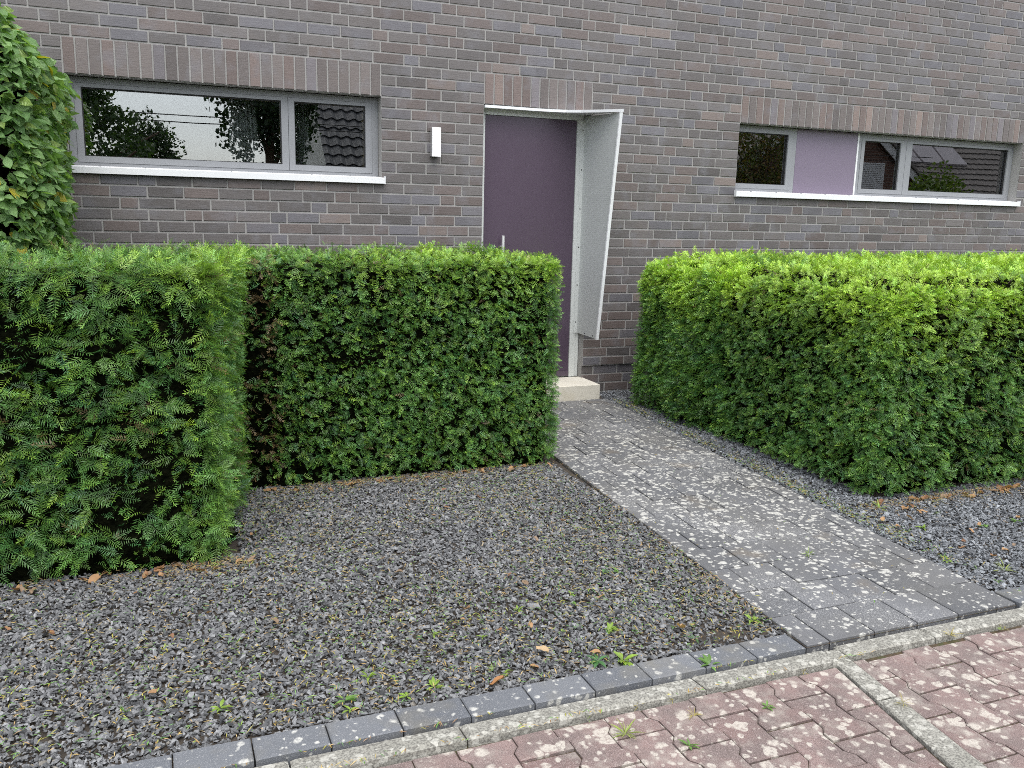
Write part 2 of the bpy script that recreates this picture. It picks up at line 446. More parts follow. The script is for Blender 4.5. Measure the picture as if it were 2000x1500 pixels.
# red interlocking pavers
def bone(cx, cy):
    w, nw, L = .0945, .0705, .1225
    side = [(w, -L), (w, -.075), (nw, -.045), (nw, .045), (w, .075), (w, L)]
    P = side + [(-x, y) for x, y in reversed(side)]
    return [(cx+x, cy+y) for x, y in P]
npv = 0
for ci in range(-26, 24):
    cx = 2.4075+.165*ci
    for ri in range(0, 12):
        cy = -4.7625-.2475*ri+(.12375 if ci % 2 == 0 else 0)
        if cx < .2 and cy > -5.4 and cx < -.9: continue
        for sidek in (0, 1):
            P = bone(cx, cy)
            P = clip(P, 0, 1, -4.757 if sidek == 0 else -4.745)
            if len(P) < 3: continue
            if sidek == 0: P = clip(P, 1, -.17, 2.846+.17*4.66-.006)
            else: P = clip(P, -1, .125, -(2.918+.125*4.65)-.006)
            if len(P) < 3 or area(P) < .0035: continue
            u, v, z = project([(cx, cy, 0)])[0]
            if z < .4 or u < 250 or u > 2250 or v > 2050: continue
            Q = inset(np.array(P), .0024)
            c0 = Q.mean(0)
            o = MB().prism([tuple(q) for q in (Q-c0)], -.05, 0, .0045).build('paver', M['paver'], street)
            o.location = (c0[0], c0[1], -.026+random.uniform(-.003, .0025)); npv += 1
            o.rotation_euler = (random.uniform(-.012, .012), random.uniform(-.012, .012), 0)
print('pavers', npv)

# ------------------------------------------------------------------ the brick house
CO = 1/12
OPEN = [(0.0, 2.25, 1.8333, 2.5), (3.125, 4.125, 0.0, 2.5), (5.6875, 9.4375, 1.8333, 2.5)]
LINT = [(0.0, 27), (3.125, 12), (5.6875, 45)]
X0, X1, ZT = -1.0, 10.5, 56*CO
house = tag(empty('brick_house', (4, 0, 0)), 'dark clinker brick house with purple front door and two long low windows', 'house')
HL = Vector((4, 0, 0))
def at_house(o): o.location = o.location - HL; return o

# mortar body with openings: faces only where exposed
xs = sorted({X0, X1, *[v for a in OPEN for v in (a[0]-.004, a[1]+.004)]})
zs = sorted({-.3, .25, ZT, 1.8333-.004, 2.504})
def is_open(x, z):
    return any(a-.004 < x < b+.004 and (c-.004 if c > 0 else -.3) < z < d+.004 for a, b, c, d in OPEN)
mb = MB()
for i in range(len(xs)-1):
    for k in range(len(zs)-1):
        xm, zm = (xs[i]+xs[i+1])/2, (zs[k]+zs[k+1])/2
        if is_open(xm, zm): continue
        a, b, c, d = xs[i], xs[i+1], zs[k], zs[k+1]
        y0 = .006 if zm > .25 else .023; y1 = .32
        V = [(a,y0,c),(b,y0,c),(b,y1,c),(a,y1,c),(a,y0,d),(b,y0,d),(b,y1,d),(a,y1,d)]
        F = [(0,1,5,4), (2,3,7,6)]
        for nb, f in (((i-1,k),(3,0,4,7)), ((i+1,k),(1,2,6,5)), ((i,k-1),(0,3,2,1)), ((i,k+1),(4,5,6,7))):
            ii, kk = nb
            out = ii < 0 or kk < 0 or ii >= len(xs)-1 or kk >= len(zs)-1
            if out or is_open((xs[ii]+xs[ii+1])/2, (zs[kk]+zs[kk+1])/2) or (kk != k and (zm-.25)*((zs[kk]+zs[kk+1])/2-.25) < 0): F.append(f)
        mb.add(V, F)
wall = mb.build('wall', M['mortar'], house); at_house(wall)

def brick_geo(w, h, d=.105, ch=.0022):
    x, z = w/2, h/2
    V = [(-x+ch,0,-z+ch),(x-ch,0,-z+ch),(x-ch,0,z-ch),(-x+ch,0,z-ch),(-x,ch,-z),(x,ch,-z),(x,ch,z),(-x,ch,z),(-x,d,-z),(x,d,-z),(x,d,z),(-x,d,z)]
    F = [(0,1,2,3)] + [(4+i, 4+(i+1) % 4, (i+1) % 4, i) for i in range(4)] + [(8+i, 8+(i+1) % 4, 4+(i+1) % 4, 4+i) for i in range(4)]
    return np.array(V), F

bricks = []                       # (cx, cz, kind)
prev = set()
for k in range(56):
    z0 = k*CO
    blocks = [(a, b) for a, b, c, d in OPEN if c-.01 <= z0 < d-.01]
    for lx, n_ in LINT:
        if 2.5-.01 <= z0 < 2.75-.01: blocks.append((lx, lx+n_*CO))
    blocks.sort(); segs = []; x = X0
    for a, b in blocks: segs.append((x, a)); x = b
    segs.append((x, X1)); cur = set()
    for a, b in segs:
        N = round((b-a)/.0625); best = None
        for tr_ in range(80):
            seq = []; rem = N
            st = random.choice((4, 3, 2, 4, 3))
            if a == X0: st = random.choice((4, 2, 3, 1))
            st = min(st, rem)
            seq.append(st); rem -= st; last = st; runS = 0
            while rem > 0:
                if rem in (1, 3, 4): p = rem
                elif rem == 2: p = 2
                elif rem == 5: p = random.choice((2, 3))
                else:
                    p = 2 if (last != 2 and runS >= 2 and random.random() < .42) else 4
                seq.append(p); rem -= p; last = p; runS = 0 if p != 4 else runS+1
            js = []; x = 0
            for p in seq[:-1]: x += p; js.append(round(a/.0625)+x)
            cost = sum(2.0 for j in js if j in prev)+seq.count(1)*4+seq.count(3)*.5+sum(1.5 for u, v in zip(seq, seq[1:]) if u == v == 2)
            if best is None or cost < best[0]: best = (cost, seq, js)
        _, seq, js = best; cur.update(js); x = a
        for p in seq:
            bricks.append((x+p*.03125, z0+CO/2, p)); x += p*.0625
    prev = cur

def brick_tint():
    r = random.random()
    base = np.array([.153, .139, .135])*random.uniform(.80, 1.20)
    if r < .22: base = base*np.array([1.07, .95, .91])
    elif r < .38: base = base*np.array([.94, 1.0, 1.14])*1.10
    elif r < .44: base = base*np.array([1.18, 1.05, .98])*1.22
    elif r < .50: base = base*.74
    return base
JX = .0125
types = {p: brick_geo(p*.0625-JX, CO-.0130) for p in (1, 2, 3, 4)}
tmesh = {}
info = []
for cx, cz, p in bricks:
    y = 0.0 if cz > .25 else .017
    uv = project([(cx-p*.031, 0, cz-.036), (cx+p*.031, 0, cz-.036), (cx+p*.031, 0, cz+.036), (cx, 0, cz)])
    a = abs((uv[1, 0]-uv[0, 0])*(uv[2, 1]-uv[1, 1]))
    u, v = uv[3, :2]
    vis = -20 < u < 2020 and -20 < v < 1520
    if vis and v > 480 and not (1135 < u < 1290 and v < 770): vis = False
    if vis and u < 150 and v > 90+u*.6: vis = False
    info.append((a if vis else 0, cx, cz, p, y))
order = sorted(range(len(info)), key=lambda i: -info[i][0])
single = set(order[:300])
SV, SF, ST = [], [], []
for i, (a, cx, cz, p, y) in enumerate(info):
    tint = brick_tint()
    jit = (random.uniform(-.0015, .0015), random.uniform(-.0012, .0018), random.uniform(-.001, .001))
    V, F = types[p]
    if i in single:
        if p not in tmesh: tmesh[p] = mesh('brick', V, [F])
        o = obj('brick', tmesh[p], M['brick'], wall, tint, (cx+jit[0], y+jit[1], cz+jit[2]))
        o.rotation_euler = (random.uniform(-.006, .006), random.uniform(-.004, .004), random.uniform(-.005, .005))
    else:
        b = len(SV); SV.extend((V+np.array([cx+jit[0], y+jit[1], cz+jit[2]])).tolist()); SF.extend([[q+b for q in f] for f in F])
        ST.extend([tint]*len(V))
o = obj('brickwork', mesh('brickwork', SV, [SF], {'tint': ('FLOAT_VECTOR', ST)}), M['brick'], wall, (0, 0, 0)); o['kind'] = 'stuff'
# upright lintel bricks
LV, LF = brick_geo(CO-.0125, .25-.0130)
lm_ = mesh('lintel_brick', LV, [LF])
for lx, n_ in LINT:
    for k in range(n_):
        tint = brick_tint()*np.array([1.05, .98, .95])*1.12
        o = obj('lintel_brick', lm_, M['brick'], wall, tint, (lx+(k+.5)*CO+random.uniform(-.001, .001), random.uniform(-.002, .0015), 2.625))
        o.rotation_euler = (random.uniform(-.004, .004), random.uniform(-.004, .004), random.uniform(-.006, .006))

# rear of the house: side walls, back wall, flat roof, floor
sh = MB()
sh.box(X0, X0+.3, .325, 8, -.3, ZT); sh.box(X1-.3, X1, .325, 8, -.3, ZT); sh.box(X0+.302, X1-.302, 7.7, 8, -.3, ZT)
sh.box(X0, X1, .325, 8, 2.80, 2.95); sh.box(2.6, 2.75, .325, 7.7, -.3, 2.798); sh.box(4.6, 4.75, .325, 7.7, -.3, 2.798)
sh.box(X0+.302, X1-.302, .325, 7.7, -.28, -.02)
at_house(sh.build('room_shell', M['room'], house))
rf = MB(); rf.box(X0-.25, X1+.25, -.25, 8.25, ZT+.004, ZT+.22); at_house(rf.build('roof', M['metal'], house))

# windows
def ring(mb_, x0, x1, z0, z1, wl, wr, wb, wtp, y0, y1):
    mb_.box(x0, x1, y0, y1, z0, z0+wb); mb_.box(x0, x1, y0, y1, z1-wtp, z1)
    mb_.box(x0, x0+wl, y0, y1, z0+wb, z1-wtp); mb_.box(x1-wr, x1, y0, y1, z0+wb, z1-wtp)
def sash(frame, x0, x1, z0, z1, pane, wood=(0, 0, 0, 0)):
    """pane=(px0,px1,pz0,pz1) inside frame rectangle"""
    px0, px1, pz0, pz1 = pane
    g = MB(); ring(g, px0-.002, px1+.002, pz0-.002, pz1+.002, .008, .008, .007, .010, .122, .150)
    at2 = g.build('gasket', M['gasket'], frame)
    p = MB(); p.box(px0, px1, .138, .144, pz0, pz1); p.build('pane', M['glass'], frame)
    wl, wr, wb, wtp = wood
    w = MB(); ring(w, px0-.03, px1+.03, pz0-.03, pz1+.03, .03+wl, .03+wr, .03+wb, .03+wtp, .185, .235)
    w.build('inner_frame', M['wood'], frame)

f1 = MB()
ring(f1, 0.0, 2.25, 1.872, 2.498, .048, .048, .034, .040, .110, .200)
for a, b in ((.050, 1.5405), (1.5435, 2.200)):
    ring(f1, a, b, 1.908, 2.456, .046, .051, .044, .026, .106, .180)
w1 = f1.build('window', M['frame'], house); at_house(w1)
sash(w1, 0, 0, 0, 0, (.096, 1.4895, 1.952, 2.430), (.004, 0, 0, .004))
sash(w1, 0, 0, 0, 0, (1.5895, 2.149, 1.952, 2.430), (0, .004, 0, .004))
f2 = MB()
ring(f2, 5.6875, 6.445, 1.872, 2.498, .050, .050, .040, .036, .110, .200)
ring(f2, 5.735, 6.398, 1.910, 2.464, .020, .054, .044, .028, .106, .180)
ring(f2, 7.235, 9.4375, 1.872, 2.498, .032, .045, .034, .040, .110, .200)
ring(f2, 7.269, 7.868, 1.908, 2.456, .043, .072, .044, .024, .106, .180)
ring(f2, 7.872, 9.390, 1.908, 2.456, .080, .030, .044, .024, .106, .180)
w2 = f2.build('window', M['frame'], house); at_house(w2)
sash(w2, 0, 0, 0, 0, (5.755, 6.344, 1.954, 2.436), (0, .05, 0, 0))
sash(w2, 0, 0, 0, 0, (7.312, 7.796, 1.952, 2.432), (0, .06, 0, 0))
sash(w2, 0, 0, 0, 0, (7.952, 9.360, 1.952, 2.432), (0, .06, 0, 0))
p = MB(); p.box(6.449, 7.212, .112, .170, 1.872, 2.498); o = p.build('infill_panel', M['panel'], w2); o['label'] = 'lilac panel between the right windows'
p = MB(); p.box(7.2145, 7.2325, .108, .170, 1.872, 2.498); p.build('cover_strip', M['sill'], w2)
h = MB(); h.box(7.745, 7.757, .172, .19, 1.96, 2.09); h.box(6.285, 6.297, .172, .19, 1.96, 2.09); h.build('window_handle', M['steel'], w2)
def sill(parent, x0, x1):
    b = MB()
    prof = [(.108, 1.884), (-.034, 1.872), (-.038, 1.870), (-.038, 1.826), (-.034, 1.826), (-.030, 1.860), (.108, 1.870)]
    n = len(prof)
    V = [(x0, y, z) for y, z in prof] + [(x1, y, z) for y, z in prof]
    F = [[i, (i+1) % n, n+(i+1) % n, n+i] for i in range(n)] + [list(range(n))[::-1], [n+i for i in range(n)]]
    b.add(V, F)
    for xe in (x0-.004, x1-.001): b.box(xe, xe+.005, -.040, -.0005, 1.824, 1.886)
    o = b.build('window_sill', M['sill'], parent)
    k = MB(); x = x0+.18
    while x < x1-.1: k.box(x, x+.007, -.018, .000, 1.8735, 1.879); x += .30
    k.build('sill_clip', M['frame'], o)
sill(w1, .012, 2.272); sill(w2, 5.672, 9.462)

# door, frame, step
d = MB(); d.box(3.168, 4.028, .098, .15, .150, 2.428)
door = d.build('front_door', M['door'], house); at_house(door)
b = MB(); b.box(3.17, 4.026, .082, .0975, .150, .196); b.build('weather_bar', M['door'], door)
b = MB(); b.tube((3.335, .045, .70), (3.335, .045, 1.425), .0125, n=10)
for z in (.80, 1.33): b.tube((3.335, .045, z), (3.335, .098, z), .008, n=8)
b.build('handle', M['steel'], door)
b = MB(); b.box(3.127, 3.165, .085, .16, .14, 2.498); b.box(3.1655, 4.0305, .085, .16, 2.431, 2.498); b.box(4.031, 4.086, .085, .16, .14, 2.498); b.box(4.0865, 4.124, .095, .16, .14, 2.498)
b.box(3.1655, 4.0305, .10, .16, .14, .148)
at_house(b.build('door_frame', M['metal'], house))
# entrance canopy: folded side sheet and top sheet
fx = 4.098
b = MB()
V = []
for x in (fx, fx+.006): V += [(x, .084, .552), (x, -.335, .545), (x, -.585, 2.440), (x, .084, 2.470)]
b.add(V, [(0,1,2,3), (7,6,5,4), (0,4,5,1), (2,6,7,3), (3,7,4,0)])
fin = b.build('canopy_side', M['perf'], house); at_house(fin)
b = MB(); b.add([(fx-.016, -.337, .543), (fx+.009, -.337, .543), (fx+.009, -.587, 2.441), (fx-.016, -.587, 2.441), (fx-.016, -.320, .543), (fx+.009, -.320, .543), (fx+.009, -.570, 2.441), (fx-.016, -.570, 2.441)],
    [(0,1,2,3), (7,6,5,4), (0,4,5,1), (1,5,6,2), (2,6,7,3), (3,7,4,0)])
b.build('edge_fold', M['sill'], fin)
b = MB(); b.box(fx-.034, fx-.0005, .076, .0845, .552, 2.43); b.build('flange', M['metal'], fin)
b = MB()
for z in np.arange(.65, 2.4, .34): b.tube((fx-.018, .0745, z), (fx-.018, .0795, z), .006, n=8)
for y in (-.24, -.08): b.tube((fx-.004, y, .565), (fx+.0, y, .565), .005, n=8)
b.build('screw', M['gasket'], fin)
edge = [(3.128, -.012), (3.35, -.018), (3.58, -.022), (3.72, -.042), (3.83, -.090), (3.92, -.190), (4.01, -.365), (4.112, -.592)]
poly = edge + [(4.112, .084), (3.128, .084)]
b = MB(); V = [(x, y, 2.446+.028*max(0, 1+y/.6)) for x, y in poly]; V2 = [(x, y, z+.022) for x, y, z in V]
n = len(poly)
b.add(V+V2, [list(range(n))[::-1], [n+i for i in range(n)]] + [[i, (i+1) % n, n+(i+1) % n, n+i] for i in range(n)])
at_house(b.build('canopy_top', M['sill'], house))
b = MB().prism([(3.06, -.318), (4.150, -.318), (4.150, .083), (3.06, .083)], -.1, .138, .006)
at_house(b.build('doorstep', M['concrete'], house))

# wall lamp
lamp = tag(empty('wall_lamp', (2.69, 0, 2.17)), 'slim white box lamp on the brick wall left of the door', 'wall lamp')
b = MB(); b.box(-.036, .036, -.075, -.06, -.115, .115); b.build('lamp_front', M['white'], lamp)
b = MB(); b.box(-.034, .034, -.0595, -.002, -.112, .112); b.build('lamp_body', M['lamp_side'], lamp)

# curtain behind the left window
def curtain(x0, x1, y, z0, z1, slant):
    n = 60; V = []
    for i in range(n+1):
        t_ = i/n
        for z, s_ in ((z0, 1), (z1, 0)):
            V.append((x0+(x1-x0)*t_+slant*s_*t_, y+.025*math.sin(t_*38)+.01*math.sin(t_*91), z))
    F = [[2*i, 2*i+2, 2*i+3, 2*i+1] for i in range(n)]
    return V, F
b = MB(); b.add(*curtain(1.12, 1.32, .42, .9, 2.55, .12)); cu = b.build('curtain', M['curtain']); tag(cu, 'white curtain hanging inside the left window', 'curtain')
b = MB(); b.add(*curtain(1.64, 1.75, .45, .9, 2.55, .02)); cu = b.build('curtain', M['curtain']); tag(cu, 'narrow pale curtain edge behind the left window mullion', 'curtain')

# ------------------------------------------------------------------ foliage builders
def needle_sprig(seed, pairs=8, L=.088, nl=.026, nw=.0036):
    r = np.random.default_rng(seed); V = []; F = []
    bend = r.uniform(-.25, .25)
    def stem(t): return np.array([bend*L*t*t, L*t, -.010*t*t])
    def quad(p, d, l, w, up):
        s_ = np.cross(d, up); s_ /= np.linalg.norm(s_)+1e-9
        b = len(V); V.extend([p, p+d*l*.45+s_*w/2, p+d*l, p+d*l*.45-s_*w/2]); F.append((b, b+1, b+2, b+3))
    for i in range(pairs):
        t_ = (i+.6)/pairs
        for sd_ in (-1, 1):
            a = math.radians(r.uniform(48, 72)*(1-.35*t_**3)); l = nl*(.75+.5*math.sin(min(1, t_*1.15+.12)*math.pi))*r.uniform(.85, 1.1)
            d = np.array([sd_*math.sin(a), math.cos(a), r.uniform(-.08, .34)]); d /= np.linalg.norm(d)
            quad(stem(t_), d, l, nw, np.array([0, .25*sd_*0, 1.0])+r.normal(size=3)*.25)
    quad(stem(.97), np.array([bend*.5, 1, .05]), nl*.8, nw, np.array([0, 0, 1.0]))
    b = len(V); V.extend([stem(0)+[-.001, 0, -.001], stem(0)+[.001, 0, -.001], stem(1)+[.0006, 0, 0], stem(1)-[.0006, 0, 0]]); F.append((b, b+1, b+2, b+3))
    tip = np.array([v[1] for v in V])/L
    return np.array(V), np.array(F), np.clip(tip, 0, 1.2)
SPR = [needle_sprig(s, 8 if s % 2 else 9) for s in range(5)]
SPR_M = [needle_sprig(10+s, 5, .050, .018, .0040) for s in range(5)]
SPR_S = [needle_sprig(20+s, 5, .060, .022, .0050) for s in range(4)]

def scatter(templates, pos, D, Nn, scale, tint, tipcol=.0):
    """copy needle sprays to positions, join them in one mesh"""
    X = np.cross(D, Nn); X /= np.linalg.norm(X, axis=1)[:, None]+1e-9
    Z = np.cross(X, D)
    which = rng.integers(0, len(templates), len(pos)); Vs, Fs, Ts = [], [], []; base = 0
    for k, tp in enumerate(templates):
        idx = np.where(which == k)[0]
        if len(idx) == 0: continue
        tv, tf, tt = tp
        s_ = scale[idx][:, None, None]
        P = pos[idx][:, None, :]+s_*(tv[None, :, 0:1]*X[idx][:, None, :]+tv[None, :, 1:2]*D[idx][:, None, :]+tv[None, :, 2:3]*Z[idx][:, None, :])
        f = tf[None]+(np.arange(len(idx))*len(tv))[:, None, None]+base
        c = tint[idx][:, None, :]*(1+tipcol*(tt[None, :, None]-.4))
        Vs.append(P.reshape(-1, 3)); Fs.append(f.reshape(-1, tf.shape[1])); Ts.append(c.reshape(-1, 3)); base += len(idx)*len(tv)
    return np.concatenate(Vs), np.concatenate(Fs), np.clip(np.concatenate(Ts), 0, 1)

def rbox_points(lo, hi, r, faces, dens):
    """random points on a rounded box: returns surface points, outward normals"""
    lo = np.array(lo, float); hi = np.array(hi, float); P, Nn = [], []
    for (ax, sgn), dn in zip(faces, dens):
        o_ = [i for i in range(3) if i != ax]
        A = (hi[o_[0]]-lo[o_[0]])*(hi[o_[1]]-lo[o_[1]]); n_ = int(A*dn)
        q = np.zeros((n_, 3)); q[:, ax] = hi[ax] if sgn > 0 else lo[ax]
        for i in o_: q[:, i] = rng.uniform(lo[i], hi[i], n_)
        c_ = np.clip(q, lo+r, hi-r); d_ = q-c_; d_ /= np.linalg.norm(d_, axis=1)[:, None]+1e-9
        P.append(c_+d_*r); Nn.append(d_)
    return np.concatenate(P), np.concatenate(Nn)

def rbox_mesh(lo, hi, r, n=10):
    lo = np.array(lo, float); hi = np.array(hi, float); V = []; F = []
    for ax in range(3):
        for sgn in (0, 1):
            o_ = [i for i in range(3) if i != ax]; g = np.linspace(0, 1, n+1)
            g = .5-.5*np.cos(g*math.pi); b = len(V)
            for u in g:
                for v in g:
                    q = np.zeros(3); q[ax] = (lo, hi)[sgn][ax]
                    q[o_[0]] = lo[o_[0]]+u*(hi-lo)[o_[0]]; q[o_[1]] = lo[o_[1]]+v*(hi-lo)[o_[1]]
                    c_ = np.clip(q, lo+r, hi-r); d_ = q-c_; d_ /= np.linalg.norm(d_)+1e-9; V.append(c_+d_*r)
            for i in range(n):
                for j in range(n): F.append((b+i*(n+1)+j, b+i*(n+1)+j+1, b+(i+1)*(n+1)+j+1, b+(i+1)*(n+1)+j))
    return np.array(V), np.array(F)

def yew(name, label, lo, hi, r, faces, dens, loose, fresh_top, skip=None, bulge=.03, brown=None, tuft=.035, LEN=.075, tps=None, shear=None, cl=(16, .055)):
    tps = tps or SPR
    root = tag(empty('yew_hedge', ((lo[0]+hi[0])/2, (lo[1]+hi[1])/2, 0)), label, 'hedge', 'clipped yew hedges in front of the house')
    L = np.array(root.location)
    cin = .085
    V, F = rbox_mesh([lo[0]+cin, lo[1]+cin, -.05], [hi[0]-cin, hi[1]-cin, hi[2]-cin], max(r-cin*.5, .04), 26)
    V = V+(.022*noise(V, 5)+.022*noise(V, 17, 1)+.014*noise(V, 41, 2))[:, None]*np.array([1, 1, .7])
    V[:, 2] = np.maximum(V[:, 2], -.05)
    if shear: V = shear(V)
    o = obj('shade_core', mesh('shade_core', V-L, [F], smooth=True), M['core'], root)  # solid core added to block light and keep the gaps dark
    P, Nn = rbox_points([lo[0], lo[1], -.6], hi, r, faces, dens)
    if shear: P = shear(P)
    keep = P[:, 2] > .035
    P, Nn = P[keep], Nn[keep]
    P = P+0
    g1 = noise(P, 3.0, 0); g2 = noise(P, 9.0, 1); g3 = noise(P, 26.0, 2)
    depth = rng.exponential(.024, len(P))
    P = P+Nn*(bulge*g1+.010*g2-np.minimum(depth, .09)+.008*g3*loose)[:, None]
    hole = g2*.6+g3*.75
    keep = hole > (-1.75-.4*loose)
    keep &= ~((P[:, 2] < .10) & (rng.random(len(P)) < .35))
    if skip is not None: keep &= ~skip(P)
    # faces turned away from the street only need a thin cover
    toc = CAM-P; facing = (toc*Nn).sum(1)/np.linalg.norm(toc, axis=1)
    keep &= (facing > -.58) | (rng.random(len(P)) < .25)
    P, Nn, g2, g3, depth = P[keep], Nn[keep], g2[keep], g3[keep], depth[keep]
    n_ = len(P)
    # shoots grow in tufts: each belongs to the nearest branch tip and fans out from it
    cen = P[rng.choice(n_, n_//cl[0], replace=False)]; fan = np.zeros((n_, 3)); dd = np.zeros(n_)
    for a in range(0, n_, 4000):
        q = P[a:a+4000]; d2 = ((q[:, None]-cen[None])**2).sum(2); j = d2.argmin(1)
        dd[a:a+4000] = np.sqrt(d2[np.arange(len(q)), j]); fan[a:a+4000] = q-cen[j]
    fl_ = np.sqrt(dd)*0+1
    rnd = rng.normal(size=(n_, 3)); rnd /= np.linalg.norm(rnd, axis=1)[:, None]
    rnd[:, 2] *= .55
    rnd = rnd*.75+np.clip(fan/(cl[1]*.9), -1.4, 1.4)*.55
    D = Nn*rng.uniform(.25, 1.0, n_)[:, None]+rnd*.95+np.array([0, 0, .04])
    D[:, 2] -= .30*(1-Nn[:, 2])*rng.random(n_)
    D /= np.linalg.norm(D, axis=1)[:, None]
    up = np.array([0, 0, 1.0])[None]*.75+Nn*.75+rng.normal(size=(n_, 3))*.30
    sc = rng.uniform(.65, 1.12, n_)*(1-.0*depth)
    tipout = np.maximum(0, (D*Nn).sum(1))*sc*LEN
    P = P-Nn*(tipout*.92+np.clip((dd/cl[1])**2, 0, 1.6)*tuft)[:, None]
    hrel = np.clip((P[:, 2]-lo[2])/(hi[2]-lo[2]), 0, 1)
    k = np.clip(rng.beta(2, 3.2, n_)+.22*g2+.10, 0, 1)
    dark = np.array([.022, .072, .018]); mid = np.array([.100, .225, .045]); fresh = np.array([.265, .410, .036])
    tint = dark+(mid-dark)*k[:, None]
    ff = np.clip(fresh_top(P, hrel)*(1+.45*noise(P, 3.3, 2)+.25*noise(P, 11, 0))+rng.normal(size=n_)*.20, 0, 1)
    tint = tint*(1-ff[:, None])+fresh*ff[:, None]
    tint *= rng.uniform(.8, 1.25, n_)[:, None]
    bl = rng.random(n_) < .16
    tint[bl] = tint[bl]*np.array([.9, 1.05, 1.6])
    if brown is not None:
        bm = rng.random(n_) < brown(P)
        tint[bm] = np.array([.13, .092, .042])*rng.uniform(.6, 1.3, bm.sum())[:, None]
    dist = np.linalg.norm(P-CAM, axis=1); far = dist > 6.6
    out = []
    for sel, tp in ((~far, tps), (far, SPR_S)):
        if sel.sum() == 0: continue
        s2 = sc[sel]*(1.35 if tp is SPR_S else 1.0)
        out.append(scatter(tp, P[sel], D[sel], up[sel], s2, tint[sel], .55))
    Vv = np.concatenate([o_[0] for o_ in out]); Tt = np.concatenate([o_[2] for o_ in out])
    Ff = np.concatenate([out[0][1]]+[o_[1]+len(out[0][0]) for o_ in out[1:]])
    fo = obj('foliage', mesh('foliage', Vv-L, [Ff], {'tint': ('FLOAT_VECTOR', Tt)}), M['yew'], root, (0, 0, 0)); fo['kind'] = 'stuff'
    # bare twigs that show in the gaps
    m_ = int(n_*.045); ii = rng.integers(0, n_, m_); mb2 = MB()
    for i in ii:
        a = P[i]-Nn[i]*.07; e = P[i]+D[i]*.045-Nn[i]*.006; mb2.tube(a-L, e-L, .0022, .0009, 3)
    tw = mb2.build('twigs', M['bark'], root); tw['kind'] = 'stuff'
    print(name, 'sprigs', n_, 'quads', len(Ff))
    return root

FR, RT, LF_, TP, BK = (1, -1), (0, 1), (0, -1), (2, 1), (1, 1)
yew('h1', 'loose yew hedge block at the left front corner of the gravel', (-1.35, -3.11, 0), (.80, -1.42, 1.405), .07,
    [FR, RT, TP, LF_], [2000, 2200, 900, 20], 1.0,
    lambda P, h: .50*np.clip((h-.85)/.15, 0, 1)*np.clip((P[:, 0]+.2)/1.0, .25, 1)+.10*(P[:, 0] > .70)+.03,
    brown=lambda P: np.where((noise(P, 4.0, 2) > .75), .16, .015), bulge=.028, tuft=.040,
    shear=lambda P: P+np.c_[(P[:, 1]+3.11)*.19*np.clip((P[:, 0]-.2)/.6, 0, 1), np.zeros((len(P), 2))])
yew('h2', 'middle yew hedge hiding the lower part of the purple door', (.20, -2.10, 0), (2.955, -.60, 1.375), .12,
    [FR, RT, TP, BK], [3600, 3600, 1300, 20], .60,
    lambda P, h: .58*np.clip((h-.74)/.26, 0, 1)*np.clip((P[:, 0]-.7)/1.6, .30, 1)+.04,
    skip=lambda P: ((P[:, 0] < .88) & (P[:, 1] < -1.47)) | ((P[:, 0] < 1.10) & (P[:, 1] < -1.9) & (P[:, 2] < 1.25) & (rng.random(len(P)) < .62)),
    brown=lambda P: np.where((P[:, 0] < 1.16) & (P[:, 1] < -1.9), .35, .012), bulge=.014, tuft=.030, LEN=.045, tps=SPR_M, cl=(9, .036))
yew('h3', 'large rounded yew hedge to the right of the paved path', (4.33, -3.40, 0), (9.8, -.42, 1.335), .31,
    [FR, LF_, TP, BK], [3300, 3400, 850, 10], .55,
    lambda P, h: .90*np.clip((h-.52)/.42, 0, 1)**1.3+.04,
    skip=lambda P: (P[:, 1] < -2.9) & (P[:, 0] > 6.0) & (P[:, 2] < 1.15) & (rng.random(len(P)) < .93),
    brown=lambda P: np.full(len(P), .006), bulge=.028, tuft=.026, LEN=.045, tps=SPR_M, cl=(9, .036))

# ------------------------------------------------------------------ hornbeam hedge by the left window
def leaf_template(w=.5, fold=.22, curl=.25, n=6):
    V, F, UV = [], [], []
    for i in range(n+1):
        v = i/n; hw = w*.5*math.sin(math.pi*min(1, v*.93+.07)**.85)*(1 if i % 2 else 1.08)
        hw = max(hw, .004)
        z = -curl*v*v
        for u in (-1, 0, 1):
            V.append((u*hw, v, z+(fold*hw if u else 0))); UV.append((u*.5, v, 0))
    for i in range(n):
        for j in (0, 1): F.append((3*i+j, 3*i+j+1, 3*i+j+4, 3*i+j+3))
    return np.array(V), np.array(F), np.array(UV)
LT = [leaf_template(.56, .25, .18), leaf_template(.60, .12, .32), leaf_template(.50, .35, .10)]

def orient(D, Nn):
    D = D/np.linalg.norm(D, axis=1)[:, None]
    X = np.cross(D, Nn); X /= np.linalg.norm(X, axis=1)[:, None]+1e-9
    return X, D, np.cross(X, D)

